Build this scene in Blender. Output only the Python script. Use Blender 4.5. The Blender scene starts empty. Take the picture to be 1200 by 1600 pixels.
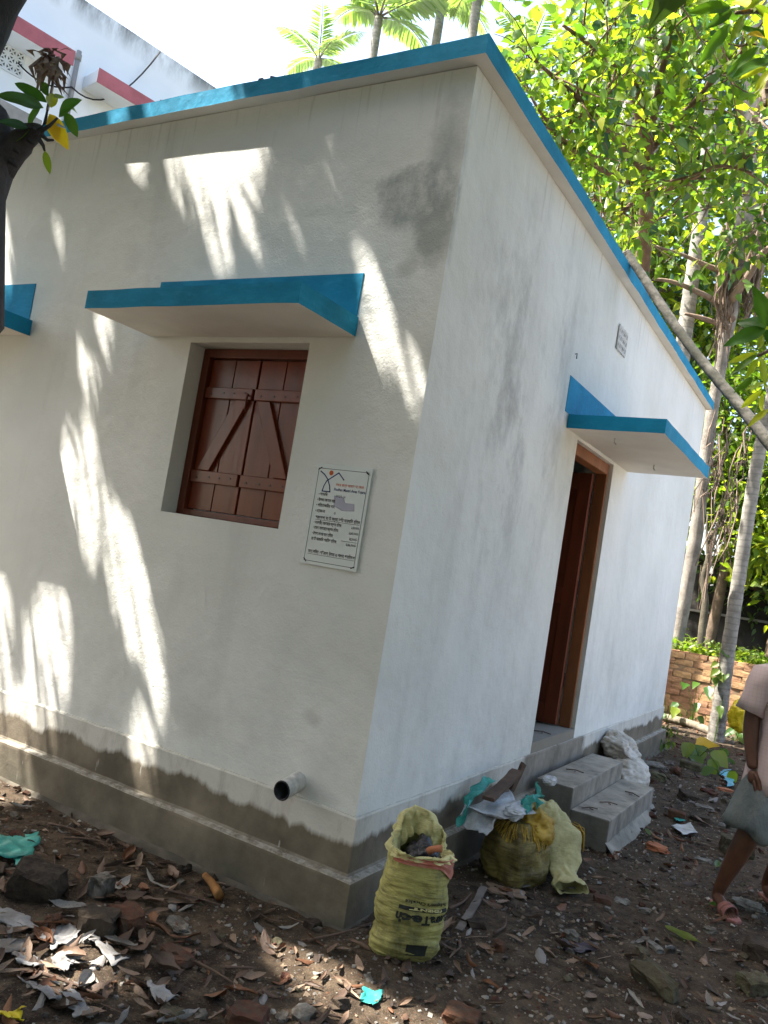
import bpy, bmesh, math, random
import numpy as np
from mathutils import Vector, Matrix, noise as mnoise
random.seed(7); RNG = np.random.default_rng(7)
scene = bpy.context.scene
COL = scene.collection
# ------------------------------------------------------------------ camera
CAM = np.array([1.7298, -3.0983, 1.5466]); YAW, PITCH, ROLL, FPX = -0.53491, 0.05669, 0.16238, 1280.95
_f = np.array([math.sin(YAW)*math.cos(PITCH), math.cos(YAW)*math.cos(PITCH), math.sin(PITCH)])
_r = np.array([math.cos(YAW), -math.sin(YAW), 0.0]); _u = np.cross(_r, _f)
_c, _s = math.cos(ROLL), math.sin(ROLL)
CR, CU, CF = _c*_r+_s*_u, -_s*_r+_c*_u, _f
cd = bpy.data.cameras.new('camera'); cam = bpy.data.objects.new('camera', cd); COL.objects.link(cam)
M = Matrix([[CR[i], CU[i], -CF[i], CAM[i]] for i in range(3)]+[[0, 0, 0, 1]]); cam.matrix_world = M
cd.sensor_fit = 'VERTICAL'; cd.sensor_height = 24; cd.lens = FPX/1600*24; cd.clip_end = 500; cd.clip_start = 0.05
scene.camera = cam
# ------------------------------------------------------------------ light
SUND = np.array([0.60, 0.31, -1.0])                       # the way the sunlight travels
EL = math.atan2(1, math.hypot(.6, .31)); ROTZ = math.atan2(-.6, -.31)
w = bpy.data.worlds.new('World'); scene.world = w; w.use_nodes = True
nt = w.node_tree; bg = nt.nodes['Background']; sky = nt.nodes.new('ShaderNodeTexSky')
sky.sky_type = 'NISHITA'; sky.sun_disc = False; sky.sun_elevation = EL; sky.sun_rotation = ROTZ
sky.air_density = 1.0; sky.dust_density = 4.0; sky.ozone_density = 1.0
nt.links.new(sky.outputs[0], bg.inputs[0]); bg.inputs[1].default_value = 0.15
sl = bpy.data.lights.new('sun', 'SUN'); sun = bpy.data.objects.new('sun', sl); COL.objects.link(sun)
sl.energy = 5.0; sl.angle = math.radians(0.55); sl.color = (1, .95, .87)
sun.rotation_euler = Vector(SUND).to_track_quat('-Z', 'Y').to_euler(); sun.location = (-6, -3, 12)
scene.view_settings.view_transform = 'Standard'; scene.view_settings.look = 'None'
scene.view_settings.exposure = 2.12; scene.view_settings.use_white_balance = True; scene.view_settings.white_balance_temperature = 6650; scene.view_settings.gamma = 1.0
scene.view_settings.use_curve_mapping = False
scene.cycles.max_bounces = 8; scene.cycles.diffuse_bounces = 5; scene.cycles.transmission_bounces = 6
# ------------------------------------------------------------------ measuring helpers (photograph pixel -> place in the world)
def ray(x, y): return CF + CR*(x-600)/FPX + CU*(800-y)/FPX
def on(x, y, axis, val):
    d = ray(x, y); return CAM + (val-CAM[axis])/d[axis]*d
def at(x, y, depth): return CAM + depth*ray(x, y)
def g(x, y, z=0.0):
    p = on(x, y, 2, z); return (float(p[0]), float(p[1]))
def in_frame(P, m=70):
    d = np.asarray(P)-CAM; z = d@CF
    with np.errstate(all='ignore'):
        x = 600+FPX*(d@CR)/z; y = 800-FPX*(d@CU)/z
    return (z > .05) & (x > -m) & (x < 1200+m) & (y > -m) & (y < 1600+m)
def in_poly(x, y, poly):
    x = np.asarray(x); y = np.asarray(y); c = np.zeros(x.shape, bool); n = len(poly)
    for i in range(n):
        x1, y1 = poly[i]; x2, y2 = poly[i-1]
        if y1 == y2: continue
        c ^= ((y1 > y) != (y2 > y)) & (x < (x2-x1)*(y-y1)/(y2-y1)+x1)
    return c
# ------------------------------------------------------------------ materials
MATS = {}
class NT:
    def __init__(s, name):
        s.m = bpy.data.materials.new(name); s.m.use_nodes = True; s.t = s.m.node_tree
        s.b = s.t.nodes['Principled BSDF']; s.out = s.t.nodes['Material Output']; MATS[name] = s.m
    def n(s, typ, **kw):
        o = s.t.nodes.new('ShaderNode'+typ)
        for k, v in kw.items():
            if hasattr(o, k) and k not in ('Scale',): setattr(o, k, v)
            else: o.inputs[k].default_value = v
        return o
    def l(s, a, b): s.t.links.new(a, b)
    def pos(s, world=True):
        if world: return s.n('NewGeometry').outputs['Position']
        return s.n('TexCoord').outputs['Object']
    def noise(s, vec, scale, detail=4, rough=.55, stretch=None):
        if stretch:
            mp = s.n('Mapping'); mp.inputs['Scale'].default_value = stretch; s.l(vec, mp.inputs[0]); vec = mp.outputs[0]
        o = s.n('TexNoise'); o.inputs['Scale'].default_value = scale; o.inputs['Detail'].default_value = detail
        o.inputs['Roughness'].default_value = rough; s.l(vec, o.inputs['Vector']); return o.outputs['Fac']
    def ramp(s, fac, a, b, c0=0.0, c1=1.0):
        o = s.n('MapRange'); o.inputs[1].default_value = a; o.inputs[2].default_value = b
        o.inputs[3].default_value = c0; o.inputs[4].default_value = c1; s.l(fac, o.inputs[0]); return o.outputs[0]
    def mix(s, fac, A, B, mode='MIX'):
        o = s.n('MixRGB', blend_type=mode)
        for i, v in ((0, fac), (1, A), (2, B)):
            if isinstance(v, (int, float)): o.inputs[i].default_value = v
            elif isinstance(v, tuple): o.inputs[i].default_value = (*v, 1) if len(v) == 3 else v
            else: s.l(v, o.inputs[i])
        return o.outputs[0]
    def math(s, op, a, b=0.0, clamp=False):
        o = s.n('Math', operation=op, use_clamp=clamp)
        for i, v in ((0, a), (1, b)):
            if isinstance(v, (int, float)): o.inputs[i].default_value = v
            else: s.l(v, o.inputs[i])
        return o.outputs[0]
    def bump(s, h, strength=.3, dist=.01, prev=None):
        o = s.n('Bump'); o.inputs['Strength'].default_value = strength; o.inputs['Distance'].default_value = dist
        s.l(h, o.inputs['Height'])
        if prev is not None: s.l(prev, o.inputs['Normal'])
        s.l(o.outputs[0], s.b.inputs['Normal']); return o.outputs[0]
def mat(name, col, rough=.8, dark=.6, scale=6, bump=.25, bscale=60, bdist=.004, rnd=0.0, hue=0.0, world=False, spec=.3, stretch=None, contrast=(.35, .7)):
    k = NT(name); p = k.pos(world)
    f = k.ramp(k.noise(p, scale, 5, stretch=stretch), *contrast)
    c = k.mix(f, tuple(x*dark for x in col), col)
    if rnd or hue:
        oi = k.n('ObjectInfo'); hs = k.n('HueSaturation')
        k.l(k.ramp(oi.outputs['Random'], 0, 1, .5-hue, .5+hue), hs.inputs['Hue'])
        k.l(k.ramp(oi.outputs['Random'], 0, 1, 1-rnd, 1+rnd), hs.inputs['Value']); k.l(c, hs.inputs['Color']); c = hs.outputs[0]
    k.l(c, k.b.inputs['Base Color']); k.b.inputs['Roughness'].default_value = rough
    k.b.inputs['Specular IOR Level'].default_value = spec
    if bump: k.bump(k.noise(p, bscale, 4, stretch=stretch), bump, bdist)
    return k.m
def leafmat(name, c0, c1, trans=.45, rough=.42, tcol=None, spec=.5):
    k = NT(name); a = k.n('Attribute', attribute_name='tint'); oi = k.n('ObjectInfo')
    f = k.math('ADD', a.outputs['Fac'], k.ramp(oi.outputs['Random'], 0, 1, -.12, .12), True)
    c = k.mix(f, c0, c1); k.l(c, k.b.inputs['Base Color']); k.b.inputs['Roughness'].default_value = rough
    k.b.inputs['Specular IOR Level'].default_value = spec
    tr = k.n('BsdfTranslucent'); k.l(k.mix(1.0, c, tcol or (1.0, 1.0, .35), 'MULTIPLY'), tr.inputs[0])
    sc = k.mix(1.0, c, (2.0, 2.2, .8), 'MULTIPLY') if tcol is None else k.mix(1.0, c, tcol, 'MULTIPLY')
    k.l(sc, tr.inputs[0])
    mx = k.n('MixShader'); mx.inputs[0].default_value = trans
    k.l(k.b.outputs[0], mx.inputs[1]); k.l(tr.outputs[0], mx.inputs[2]); k.l(mx.outputs[0], k.out.inputs[0])
    return k.m
def make_wall_mat():
    k = NT('whitewash'); p = k.pos(); sep = k.n('SeparateXYZ'); k.l(p, sep.inputs[0]); X, Y, Z = sep.outputs
    big = k.noise(p, 1.3, 5); c = k.mix(k.ramp(big, .35, .65), (.655, .665, .625), (.742, .745, .71))
    st = k.noise(p, 3.0, 6, .6, (1, 1, .16))                     # rain streaks run down the paint
    c = k.mix(k.math('MULTIPLY', k.ramp(st, .57, .82), .38), c, (.42, .42, .40))
    # grey mould on the side wall, heaviest between the corner and the door
    ym = k.math('MULTIPLY', k.ramp(Y, .15, .8), k.ramp(Y, 2.4, 1.5)); zm = k.math('MULTIPLY', k.ramp(Z, 1.1, 2.2), k.ramp(Z, 3.8, 3.1))
    mo = k.math('MULTIPLY', k.math('MULTIPLY', ym, zm), k.ramp(k.noise(p, 1.9, 8, .72, (1, 1, .6)), .47, .70))
    c = k.mix(k.math('MULTIPLY', mo, .85), c, (.27, .27, .265))
    lo = k.math('MULTIPLY', k.ramp(Z, 1.6, .5), k.ramp(k.noise(p, 3.4, 6, .6), .45, .75))
    c = k.mix(k.math('MULTIPLY', lo, .45), c, (.40, .40, .37))
    # damp peeling patches on the front wall by the corner
    def blob(cx, cz, rx, rz, soft, nsc=7.0, amp=.9):
        dx = k.math('DIVIDE', k.math('SUBTRACT', X, cx), rx); dz = k.math('DIVIDE', k.math('SUBTRACT', Z, cz), rz)
        d = k.math('SQRT', k.math('ADD', k.math('MULTIPLY', dx, dx), k.math('MULTIPLY', dz, dz)))
        d = k.math('ADD', d, k.math('MULTIPLY', k.math('SUBTRACT', k.noise(p, nsc, 7, .7, (1, 1, .7)), .5), amp))
        return k.math('MULTIPLY', k.ramp(d, 1.0, 1.0-soft), k.ramp(Y, .05, .02))
    for cx, cz, rx, rz, so, am, col in ((-.20, 3.20, .25, .18, .35, .9, (.30, .32, .31)), (-.09, 3.34, .12, .40, .7, .8, (.33, .35, .34)), (-.09, 3.04, .16, .2, .6, .8, (.33, .35, .32)),
                                        (-.20, 2.86, .07, .06, .6, .5, (.42, .42, .39)), (-2.0, 3.0, .1, .12, .7, .25, (.45, .46, .44)), (-1.0, .62, .25, .12, .8, .3, (.42, .42, .37)), (-.3, .8, .06, .05, .6, .4, (.4, .4, .36))):
        c = k.mix(k.math('MULTIPLY', blob(cx, cz, rx, rz, so, 6.0, 1.3), am), c, col)
    fl = k.math('MULTIPLY', k.math('MULTIPLY', blob(-.22, 3.23, .20, .14, .3, 9, 1.6), k.ramp(k.noise(p, 13, 6, .75, (1, 1, .6)), .40, .62)), .6)
    c = k.mix(fl, c, (.66, .66, .63))
    # dribbles under the roof edge
    dr = k.math('MULTIPLY', k.ramp(Z, 3.45, 3.78), k.ramp(k.noise(p, 26, 3, .6, (1, 1, .05)), .56, .72))
    c = k.mix(k.math('MULTIPLY', dr, .5), c, (.33, .33, .30))
    sp = k.ramp(k.noise(p, 55, 2), .74, .78); c = k.mix(k.math('MULTIPLY', sp, .5), c, (.3, .3, .28))
    nb = k.math('MULTIPLY', k.math('MULTIPLY', k.ramp(Y, 2.160, 2.164), k.ramp(Y, 3.114, 3.110)), k.math('MULTIPLY', k.ramp(Z, .530, .518), k.ramp(X, -.25, -.24))); c = k.mix(nb, c, (.24, .215, .175))
    k.l(c, k.b.inputs['Base Color']); k.b.inputs['Roughness'].default_value = .88; k.b.inputs['Specular IOR Level'].default_value = .2
    b = k.bump(k.noise(p, 2.6, 3), .6, .04); b = k.bump(k.noise(p, 12, 5, .65), .35, .012, b); b = k.bump(k.noise(p, 85, 5, .6), .4, .006, b)
    pit = k.ramp(k.noise(p, 38, 2), .7, .76, 1, 0); k.bump(pit, .35, .004, b)
    return k.m
def make_plinth_mat():
    k = NT('plinth_cement'); p = k.pos(); sep = k.n('SeparateXYZ'); k.l(p, sep.inputs[0]); X, Y, Z = sep.outputs
    c = k.mix(k.ramp(k.noise(p, 3.2, 6, .6), .35, .68), (.095, .078, .054), (.215, .18, .13))
    green = k.math('MULTIPLY', k.ramp(Z, .25, .02), k.ramp(k.noise(p, 4.5, 5), .42, .62))
    c = k.mix(k.math('MULTIPLY', green, .7), c, (.05, .053, .036))
    # whitewash slopped over the top, ending in an uneven dripping edge
    ed = k.math('ADD', .345, k.math('MULTIPLY', k.math('SUBTRACT', k.noise(p, 2.6, 5, .65, (1, 1, .15)), .5), .24))
    ed = k.math('ADD', ed, k.math('MULTIPLY', k.math('MULTIPLY', k.math('SUBTRACT', k.noise(p, 17, 3, .6, (1, 1, .06)), .5), k.ramp(k.noise(p, 3, 2), .45, .7)), .11))
    wf = k.ramp(k.math('SUBTRACT', Z, ed), -.012, .016)
    wf = k.math('MULTIPLY', wf, k.ramp(k.noise(p, 9, 6, .7, (1, 1, .3)), .28, .5, .55, .95)); c = k.mix(wf, c, (.60, .585, .53))
    dp = k.math('MULTIPLY', k.ramp(k.noise(p, 48, 2, .5, (1, 1, .12)), .72, .75), k.ramp(k.noise(p, 5, 3), .45, .6))
    c = k.mix(k.math('MULTIPLY', dp, .6), c, (.6, .59, .55))
    dz_ = k.math('ADD', Y, k.math('MULTIPLY', k.math('SUBTRACT', k.noise(p, 7, 5, .7), .5), .25))
    nb = k.math('MULTIPLY', k.math('MULTIPLY', k.ramp(dz_, 1.98, 2.06), k.ramp(dz_, 3.42, 3.32)), k.ramp(X, -.05, 0)); nbc = k.mix(k.ramp(k.noise(p, 4, 6, .65), .35, .65), (.15, .13, .10), (.29, .26, .215)); c = k.mix(nb, c, nbc)
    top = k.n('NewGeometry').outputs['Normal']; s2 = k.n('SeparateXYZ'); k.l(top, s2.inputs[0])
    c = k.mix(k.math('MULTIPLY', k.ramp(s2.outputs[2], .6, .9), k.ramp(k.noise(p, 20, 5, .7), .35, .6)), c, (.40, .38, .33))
    k.l(c, k.b.inputs['Base Color']); k.b.inputs['Roughness'].default_value = .9
    b = k.bump(k.noise(p, 7, 4), .4, .02); k.bump(k.noise(p, 120, 4), .3, .004, b)
    return k.m
def make_blue(name, col, side=1.0):
    k = NT(name); p = k.pos()
    c = k.mix(k.ramp(k.noise(p, 4, 5), .3, .7), tuple(x*.78 for x in col), tuple(min(1, x*1.16) for x in col))
    c = k.mix(k.math('MULTIPLY', k.ramp(k.noise(p, 30, 5, .7, (.25, .25, 1)), .5, .75), .35), c, tuple(min(1, x*1.5+.02) for x in col)); c = k.mix(k.ramp(k.noise(p, 33, 6, .75), .72, .75), c, (.33, .34, .33))
    c = k.mix(k.math('MULTIPLY', k.ramp(k.noise(p, 14, 6, .7, (1, 1, .4)), .58, .78), .35), c, (.02, .12, .19))
    k.l(c, k.b.inputs['Base Color']); k.b.inputs['Roughness'].default_value = .7; k.b.inputs['Specular IOR Level'].default_value = .12
    b = k.bump(k.noise(p, 6, 3), .5, .02); k.bump(k.noise(p, 60, 4), .3, .004, b); return k.m
def make_soil():
    k = NT('soil'); p = k.pos()
    c = k.mix(k.ramp(k.noise(p, 1.7, 6), .35, .65), (.026, .018, .012), (.070, .050, .033))
    c = k.mix(k.ramp(k.noise(p, 14, 6, .7), .45, .7), c, (.12, .088, .058))
    c = k.mix(k.math('MULTIPLY', k.ramp(k.noise(p, 130, 3, .6), .6, .7), .7), c, (.20, .18, .15))
    c = k.mix(k.math('MULTIPLY', k.ramp(k.noise(p, 60, 3, .6), .62, .68), .6), c, (.16, .075, .045))
    k.l(c, k.b.inputs['Base Color']); k.b.inputs['Roughness'].default_value = .95; k.b.inputs['Specular IOR Level'].default_value = .2
    b = k.bump(k.noise(p, 18, 6, .65), .8, .03); k.bump(k.noise(p, 110, 4, .7), .7, .01, b); return k.m
def make_bark(name, col, ring=0.0, dark=.45):
    k = NT(name); p = k.pos(); sep = k.n('SeparateXYZ'); k.l(p, sep.inputs[0])
    c = k.mix(k.ramp(k.noise(p, 5, 6, .65), .35, .68), tuple(x*dark for x in col), col)
    c = k.mix(k.math('MULTIPLY', k.ramp(k.noise(p, 24, 4, .7), .55, .75), .5), c, tuple(x*.5 for x in col))
    k.l(c, k.b.inputs['Base Color']); k.b.inputs['Roughness'].default_value = .9
    k.bump(k.noise(p, 30, 5, .7), .6, .02); return k.m
make_wall_mat(); make_plinth_mat(); make_soil(); mat('yard_earth', (.15, .13, .10), .95, .7, 1.5, .6, 14, .02, world=True)
make_blue('blue_paint', (.012, .235, .40)); 
mat('soffit_white', (.74, .71, .65), .9, .86, 3, .2, 70, world=True)
mat('concrete', (.34, .33, .31), .9, .62, 4, .35, 70, world=True)
def step_mat():
    k = NT('step_cement'); p = k.pos(); c = k.mix(k.ramp(k.noise(p, 6, 6, .65), .35, .66), (.16, .145, .115), (.30, .275, .23))
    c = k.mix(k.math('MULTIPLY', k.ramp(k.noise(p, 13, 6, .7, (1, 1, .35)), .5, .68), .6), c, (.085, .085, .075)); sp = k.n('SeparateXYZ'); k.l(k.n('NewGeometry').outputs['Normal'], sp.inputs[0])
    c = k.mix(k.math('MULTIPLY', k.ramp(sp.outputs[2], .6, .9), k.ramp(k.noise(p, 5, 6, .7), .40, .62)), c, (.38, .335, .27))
    c = k.mix(k.math('MULTIPLY', k.ramp(sp.outputs[1], -.5, -.9), .55), c, (.10, .105, .10))  # side shade baked into the colour of the near faces
    k.l(c, k.b.inputs['Base Color']); k.b.inputs['Roughness'].default_value = .85; b = k.bump(k.noise(p, 9, 4), .4, .02); k.bump(k.noise(p, 90, 4), .35, .004, b)
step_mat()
mat('soil_cement', (.13, .115, .09), .95, .5, 9, .6, 40, .01, world=True)
mat('roof_top', (.22, .21, .19), .95, .5, 4, .4, 40, world=True)
mat('shutter_paint', (.19, .036, .013), .22, .55, 7, .3, 26, .003, rnd=.10, world=True, spec=.5, stretch=(1, 1, .12))
mat('frame_paint', (.16, .034, .013), .4, .55, 9, .3, 40, world=True, spec=.4, stretch=(1, 1, .2))
mat('door_frame_wood', (.33, .125, .05), .5, .55, 9, .4, 40, world=True, stretch=(1, 1, .15))
mat('door_wood', (.21, .05, .022), .45, .6, 7, .3, 40, world=True, stretch=(1, 1, .12))
mat('inside_plaster', (.55, .55, .52), .9, .85, 4, .15, 60, world=True)
mat('pvc_dark', (.018, .018, .022), .4, .5, 30, .2, 60)
mat('pvc_white', (.62, .61, .58), .5, .6, 30, .2, 60)
mat('grille', (.62, .61, .58), .9, .8, 8, .2, 50, world=True)
mat('opening_shade', (.02, .02, .02), 1, 1, 3, 0)  # flat dark colour painted in place of the shade inside openings
make_bark('bark_dark', (.055, .05, .052)); make_bark('bark_brown', (.20, .145, .10)); make_bark('bark_grey', (.34, .31, .27)); make_bark('bark_pale', (.46, .43, .38), dark=.55)
make_bark('root_brown', (.29, .21, .155), dark=.5); make_bark('twig', (.16, .10, .07)); make_bark('branch_red', (.20, .12, .075))
make_bark('bark_moss', (.15, .13, .09))
leafmat('leaf_bright', (.055, .12, .016), (.17, .225, .025), .52)
leafmat('leaf_lime', (.13, .19, .02), (.30, .31, .03), .58)
leafmat('leaf_mango', (.025, .085, .015), (.075, .15, .02), .42, .35)
leafmat('leaf_dark', (.032, .075, .018), (.085, .15, .03), .45)
leafmat('leaf_blue', (.025, .07, .045), (.06, .12, .07), .35)
leafmat('leaf_shade', (.03, .06, .018), (.07, .11, .03), .25)
leafmat('palm_leaf', (.08, .14, .05), (.24, .30, .14), .5)
leafmat('leaf_yellow', (.42, .27, .01), (.60, .42, .03), .4)
leafmat('weed', (.07, .13, .02), (.22, .26, .04), .5)
def dryleaf(name, a, b):
    k = NT(name); oi = k.n('ObjectInfo'); p = k.pos(False)
    c = k.mix(oi.outputs['Random'], a, b); c = k.mix(k.math('MULTIPLY', k.ramp(k.noise(p, 26, 4), .5, .72), .6), c, tuple(x*.35 for x in a))
    k.l(c, k.b.inputs['Base Color']); k.b.inputs['Roughness'].default_value = .65; k.bump(k.noise(p, 60, 3), .3, .004); return k.m
dryleaf('dry_tan', (.13, .075, .045), (.27, .185, .125)); dryleaf('dry_brown', (.045, .027, .017), (.11, .062, .038)); dryleaf('dry_grey', (.16, .145, .13), (.30, .28, .26)); dryleaf('dry_rust', (.09, .035, .015), (.21, .085, .03))
# ------------------------------------------------------------------ objects
LOC = {}
def tag(o, label=None, cat=None, group=None, kind=None):
    if label: o['label'] = label
    if cat: o['category'] = cat
    if group: o['group'] = group
    if kind: o['kind'] = kind
    return o
def thing(name, label, cat, loc=(0, 0, 0), group=None):
    o = bpy.data.objects.new(name, None); COL.objects.link(o); o.location = loc; o.empty_display_size = .1
    LOC[o] = np.array(loc, float); return tag(o, label, cat, group)
class MB:
    def __init__(s): s.v = []; s.f = []; s.mi = []; s.cur = 0
    def add(s, vs, fs):
        b = len(s.v); s.v += [tuple(map(float, q)) for q in vs]; s.f += [tuple(i+b for i in q) for q in fs]; s.mi += [s.cur]*len(fs); return s
    def box(s, x0, x1, y0, y1, z0, z1, mats=None):
        vs = [(x, y, z) for z in (z0, z1) for y in (y0, y1) for x in (x0, x1)]
        fs = [(0, 2, 3, 1), (4, 5, 7, 6), (0, 1, 5, 4), (2, 6, 7, 3), (0, 4, 6, 2), (1, 3, 7, 5)]   # bottom top -y +y -x +x
        if mats:
            for f_, m_ in zip(fs, mats): s.cur = m_; s.add([vs[i] for i in f_], [(0, 1, 2, 3)])
            s.cur = 0
        else: s.add(vs, fs)
        return s
    def obox(s, c, ax, ay, az, hx, hy, hz):
        c, ax, ay, az = map(np.array, (c, ax, ay, az))
        vs = [c+ax*a*hx+ay*b*hy+az*d*hz for d in (-1, 1) for b in (-1, 1) for a in (-1, 1)]
        return s.add(vs, [(0, 2, 3, 1), (4, 5, 7, 6), (0, 1, 5, 4), (2, 6, 7, 3), (0, 4, 6, 2), (1, 3, 7, 5)])
    def gbox(s, x0, x1, y0, y1, z0, z1, mats, step=.11, amp=.004):
        lo, hi = (x0, y0, z0), (x1, y1, z1); nd = [max(1, int(round((hi[i]-lo[i])/step))) for i in range(3)]
        def P(i, j, k):
            q = [lo[0]+(hi[0]-lo[0])*i/nd[0], lo[1]+(hi[1]-lo[1])*j/nd[1], lo[2]+(hi[2]-lo[2])*k/nd[2]]; v = mnoise.noise_vector(Vector(q)*4.1); w2 = mnoise.noise_vector(Vector(q)*1.2+Vector((5, 1, 2)))
            return [q[d]+(v[d]+w2[d])*amp for d in range(3)]
        A, Bn, Cn = nd
        for fi, (ua, ub, fn) in enumerate(((A, Bn, lambda a, b: P(a, b, 0)), (A, Bn, lambda a, b: P(a, b, Cn)), (A, Cn, lambda a, b: P(a, 0, b)), (A, Cn, lambda a, b: P(a, Bn, b)), (Bn, Cn, lambda a, b: P(0, a, b)), (Bn, Cn, lambda a, b: P(A, a, b)))):
            s.cur = mats[fi]; flip = fi in (0, 3, 4); vs = [fn(a, b) for b in range(ub+1) for a in range(ua+1)]; w_ = ua+1
            fs = [(b*w_+a, b*w_+a+1, (b+1)*w_+a+1, (b+1)*w_+a) for b in range(ub) for a in range(ua)]
            s.add(vs, [f_[::-1] for f_ in fs] if flip else fs)
        s.cur = 0; return s
    def tube(s, path, rad, n=8, cap=True, wob=0.0):
        P = [np.array(q, float) for q in path]; k = len(P)
        R = [rad]*k if isinstance(rad, (int, float)) else list(rad)
        up = np.array([0.31, .17, .93]); rings = []
        for i in range(k):
            t = P[min(i+1, k-1)]-P[max(i-1, 0)]; t = t/(np.linalg.norm(t)+1e-9)
            a = np.cross(t, up); 
            if np.linalg.norm(a) < .05: a = np.cross(t, [1, 0, 0])
            a /= np.linalg.norm(a); b = np.cross(t, a)
            for j in range(n):
                an = 2*math.pi*j/n; rr = R[i]*(1+wob*math.sin(j*2.3+i*1.7)*math.cos(i*.9+j))
                rings.append(P[i]+rr*(math.cos(an)*a+math.sin(an)*b))
        fs = [(i*n+j, i*n+(j+1) % n, (i+1)*n+(j+1) % n, (i+1)*n+j) for i in range(k-1) for j in range(n)]
        if cap: fs += [tuple(range(n))[::-1], tuple((k-1)*n+j for j in range(n))]
        return s.add(rings, fs)
    def build(s, name, mats, parent=None, smooth=False, bevel=0.0, autosm=None):
        V = np.array(s.v, float)
        if parent is not None: V = V-LOC[parent]
        me = bpy.data.meshes.new(name); me.from_pydata(V.tolist(), [], s.f)
        ms = mats if isinstance(mats, (list, tuple)) else [mats]
        for m_ in ms: me.materials.append(MATS[m_] if isinstance(m_, str) else m_)
        if len(ms) > 1: me.polygons.foreach_set('material_index', s.mi)
        if smooth: me.polygons.foreach_set('use_smooth', [True]*len(me.polygons))
        o = bpy.data.objects.new(name, me); COL.objects.link(o)
        if parent is not None: o.parent = parent; LOC[o] = LOC[parent]
        else: LOC[o] = np.zeros(3)
        if bevel:
            b = o.modifiers.new('bevel', 'BEVEL'); b.width = bevel; b.segments = 2; b.limit_method = 'ANGLE'
        return o
def put(name, me, loc, rot=(0, 0, 0), sc=1.0, parent=None, quat=None):
    o = bpy.data.objects.new(name, me); COL.objects.link(o)
    o.location = Vector(loc)-Vector(LOC[parent]) if parent is not None else loc
    if quat is not None: o.rotation_mode = 'QUATERNION'; o.rotation_quaternion = quat
    else: o.rotation_euler = rot
    o.scale = (sc,)*3 if isinstance(sc, (int, float)) else sc
    if parent is not None: o.parent = parent
    return o
def mesh_of(mb, name, mats, smooth=False):
    me = bpy.data.meshes.new(name); me.from_pydata([tuple(q) for q in mb.v], [], mb.f)
    ms = mats if isinstance(mats, (list, tuple)) else [mats]
    for m_ in ms: me.materials.append(MATS[m_])
    if smooth: me.polygons.foreach_set('use_smooth', [True]*len(me.polygons))
    return me
def nz(x, y, z, s=1.0, seed=0.0): return mnoise.noise(Vector((x*s+seed, y*s+seed*1.7, z*s-seed)))
def spline(pts, n):
    P = np.array(pts, float); k = len(P); out = []
    for q in np.linspace(0, k-1, n):
        i = min(int(q), k-2); t = q-i
        p0, p1, p2, p3 = P[max(i-1, 0)], P[i], P[i+1], P[min(i+2, k-1)]
        out.append(.5*((2*p1)+(-p0+p2)*t+(2*p0-5*p1+4*p2-p3)*t*t+(-p0+3*p1-3*p2+p3)*t**3))
    return out
# ------------------------------------------------------------------ leaves
HEART = dict(t=(.0, .22, .55, 1.0), w=(.0, .5, .36, 0), fold=.10)
LANCE = dict(t=(.0, .3, .68, 1.0), w=(.0, .5, .38, 0), fold=.16)
def leaf_arrays(C, D, N, L, W, shape, curl=0.12):
    """8-vertex folded leaves: base C, direction D, normal N (rows)."""
    C, D, N = map(np.asarray, (C, D, N)); D = D/np.linalg.norm(D, axis=1)[:, None]
    S = np.cross(D, N); S /= (np.linalg.norm(S, axis=1)[:, None]+1e-9); N = np.cross(S, D)
    L = np.asarray(L)[:, None]; W = np.asarray(W)[:, None]; t = shape['t']; ww = shape['w']; fo = shape['fold']
    def pt(a, sgn, h): return C+D*L*a+S*W*sgn+N*W*h-N*L*curl*a*a
    V = np.stack([C, pt(t[1], 0, 0), pt(t[2], 0, 0), pt(1, 0, 0), pt(t[1], ww[1], fo), pt(t[2], ww[2], fo), pt(t[1], -ww[1], fo), pt(t[2], -ww[2], fo)], 1)
    n = len(C); base = (np.arange(n)*8)[:, None]
    tri = np.array([[0, 1, 4], [0, 6, 1], [2, 3, 5], [2, 7, 3]]); quad = np.array([[1, 2, 5, 4], [6, 7, 2, 1]])
    return V.reshape(-1, 3), (base[:, :, None]+tri[None]).reshape(-1, 3), (base[:, :, None]+quad[None]).reshape(-1, 4)
def leaf_mesh(name, V, T, Q, tint, mats, parent=None, kind=None, midx=None):
    if parent is not None: V = V-LOC[parent]
    me = bpy.data.meshes.new(name); nT, nQ = len(T), len(Q)
    me.vertices.add(len(V)); me.vertices.foreach_set('co', V.astype(np.float32).ravel())
    me.loops.add(nT*3+nQ*4); me.loops.foreach_set('vertex_index', np.concatenate([T.ravel(), Q.ravel()]).astype(np.int32))
    me.polygons.add(nT+nQ)
    me.polygons.foreach_set('loop_start', np.concatenate([np.arange(nT)*3, nT*3+np.arange(nQ)*4]).astype(np.int32))
    me.update(calc_edges=True)
    at_ = me.attributes.new('tint', 'FLOAT', 'POINT'); at_.data.foreach_set('value', np.repeat(tint, 8).astype(np.float32))
    ms = mats if isinstance(mats, (list, tuple)) else [mats]
    for m_ in ms: me.materials.append(MATS[m_])
    me.polygons.foreach_set('use_smooth', [True]*(nT+nQ))
    if len(ms) > 1 and midx is not None:
        me.polygons.foreach_set('material_index', np.concatenate([np.repeat(midx, 4), np.repeat(midx, 2)]).astype(np.int32))
    o = bpy.data.objects.new(name, me); COL.objects.link(o)
    if parent is not None: o.parent = parent
    if kind: o['kind'] = kind
    return o
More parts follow.
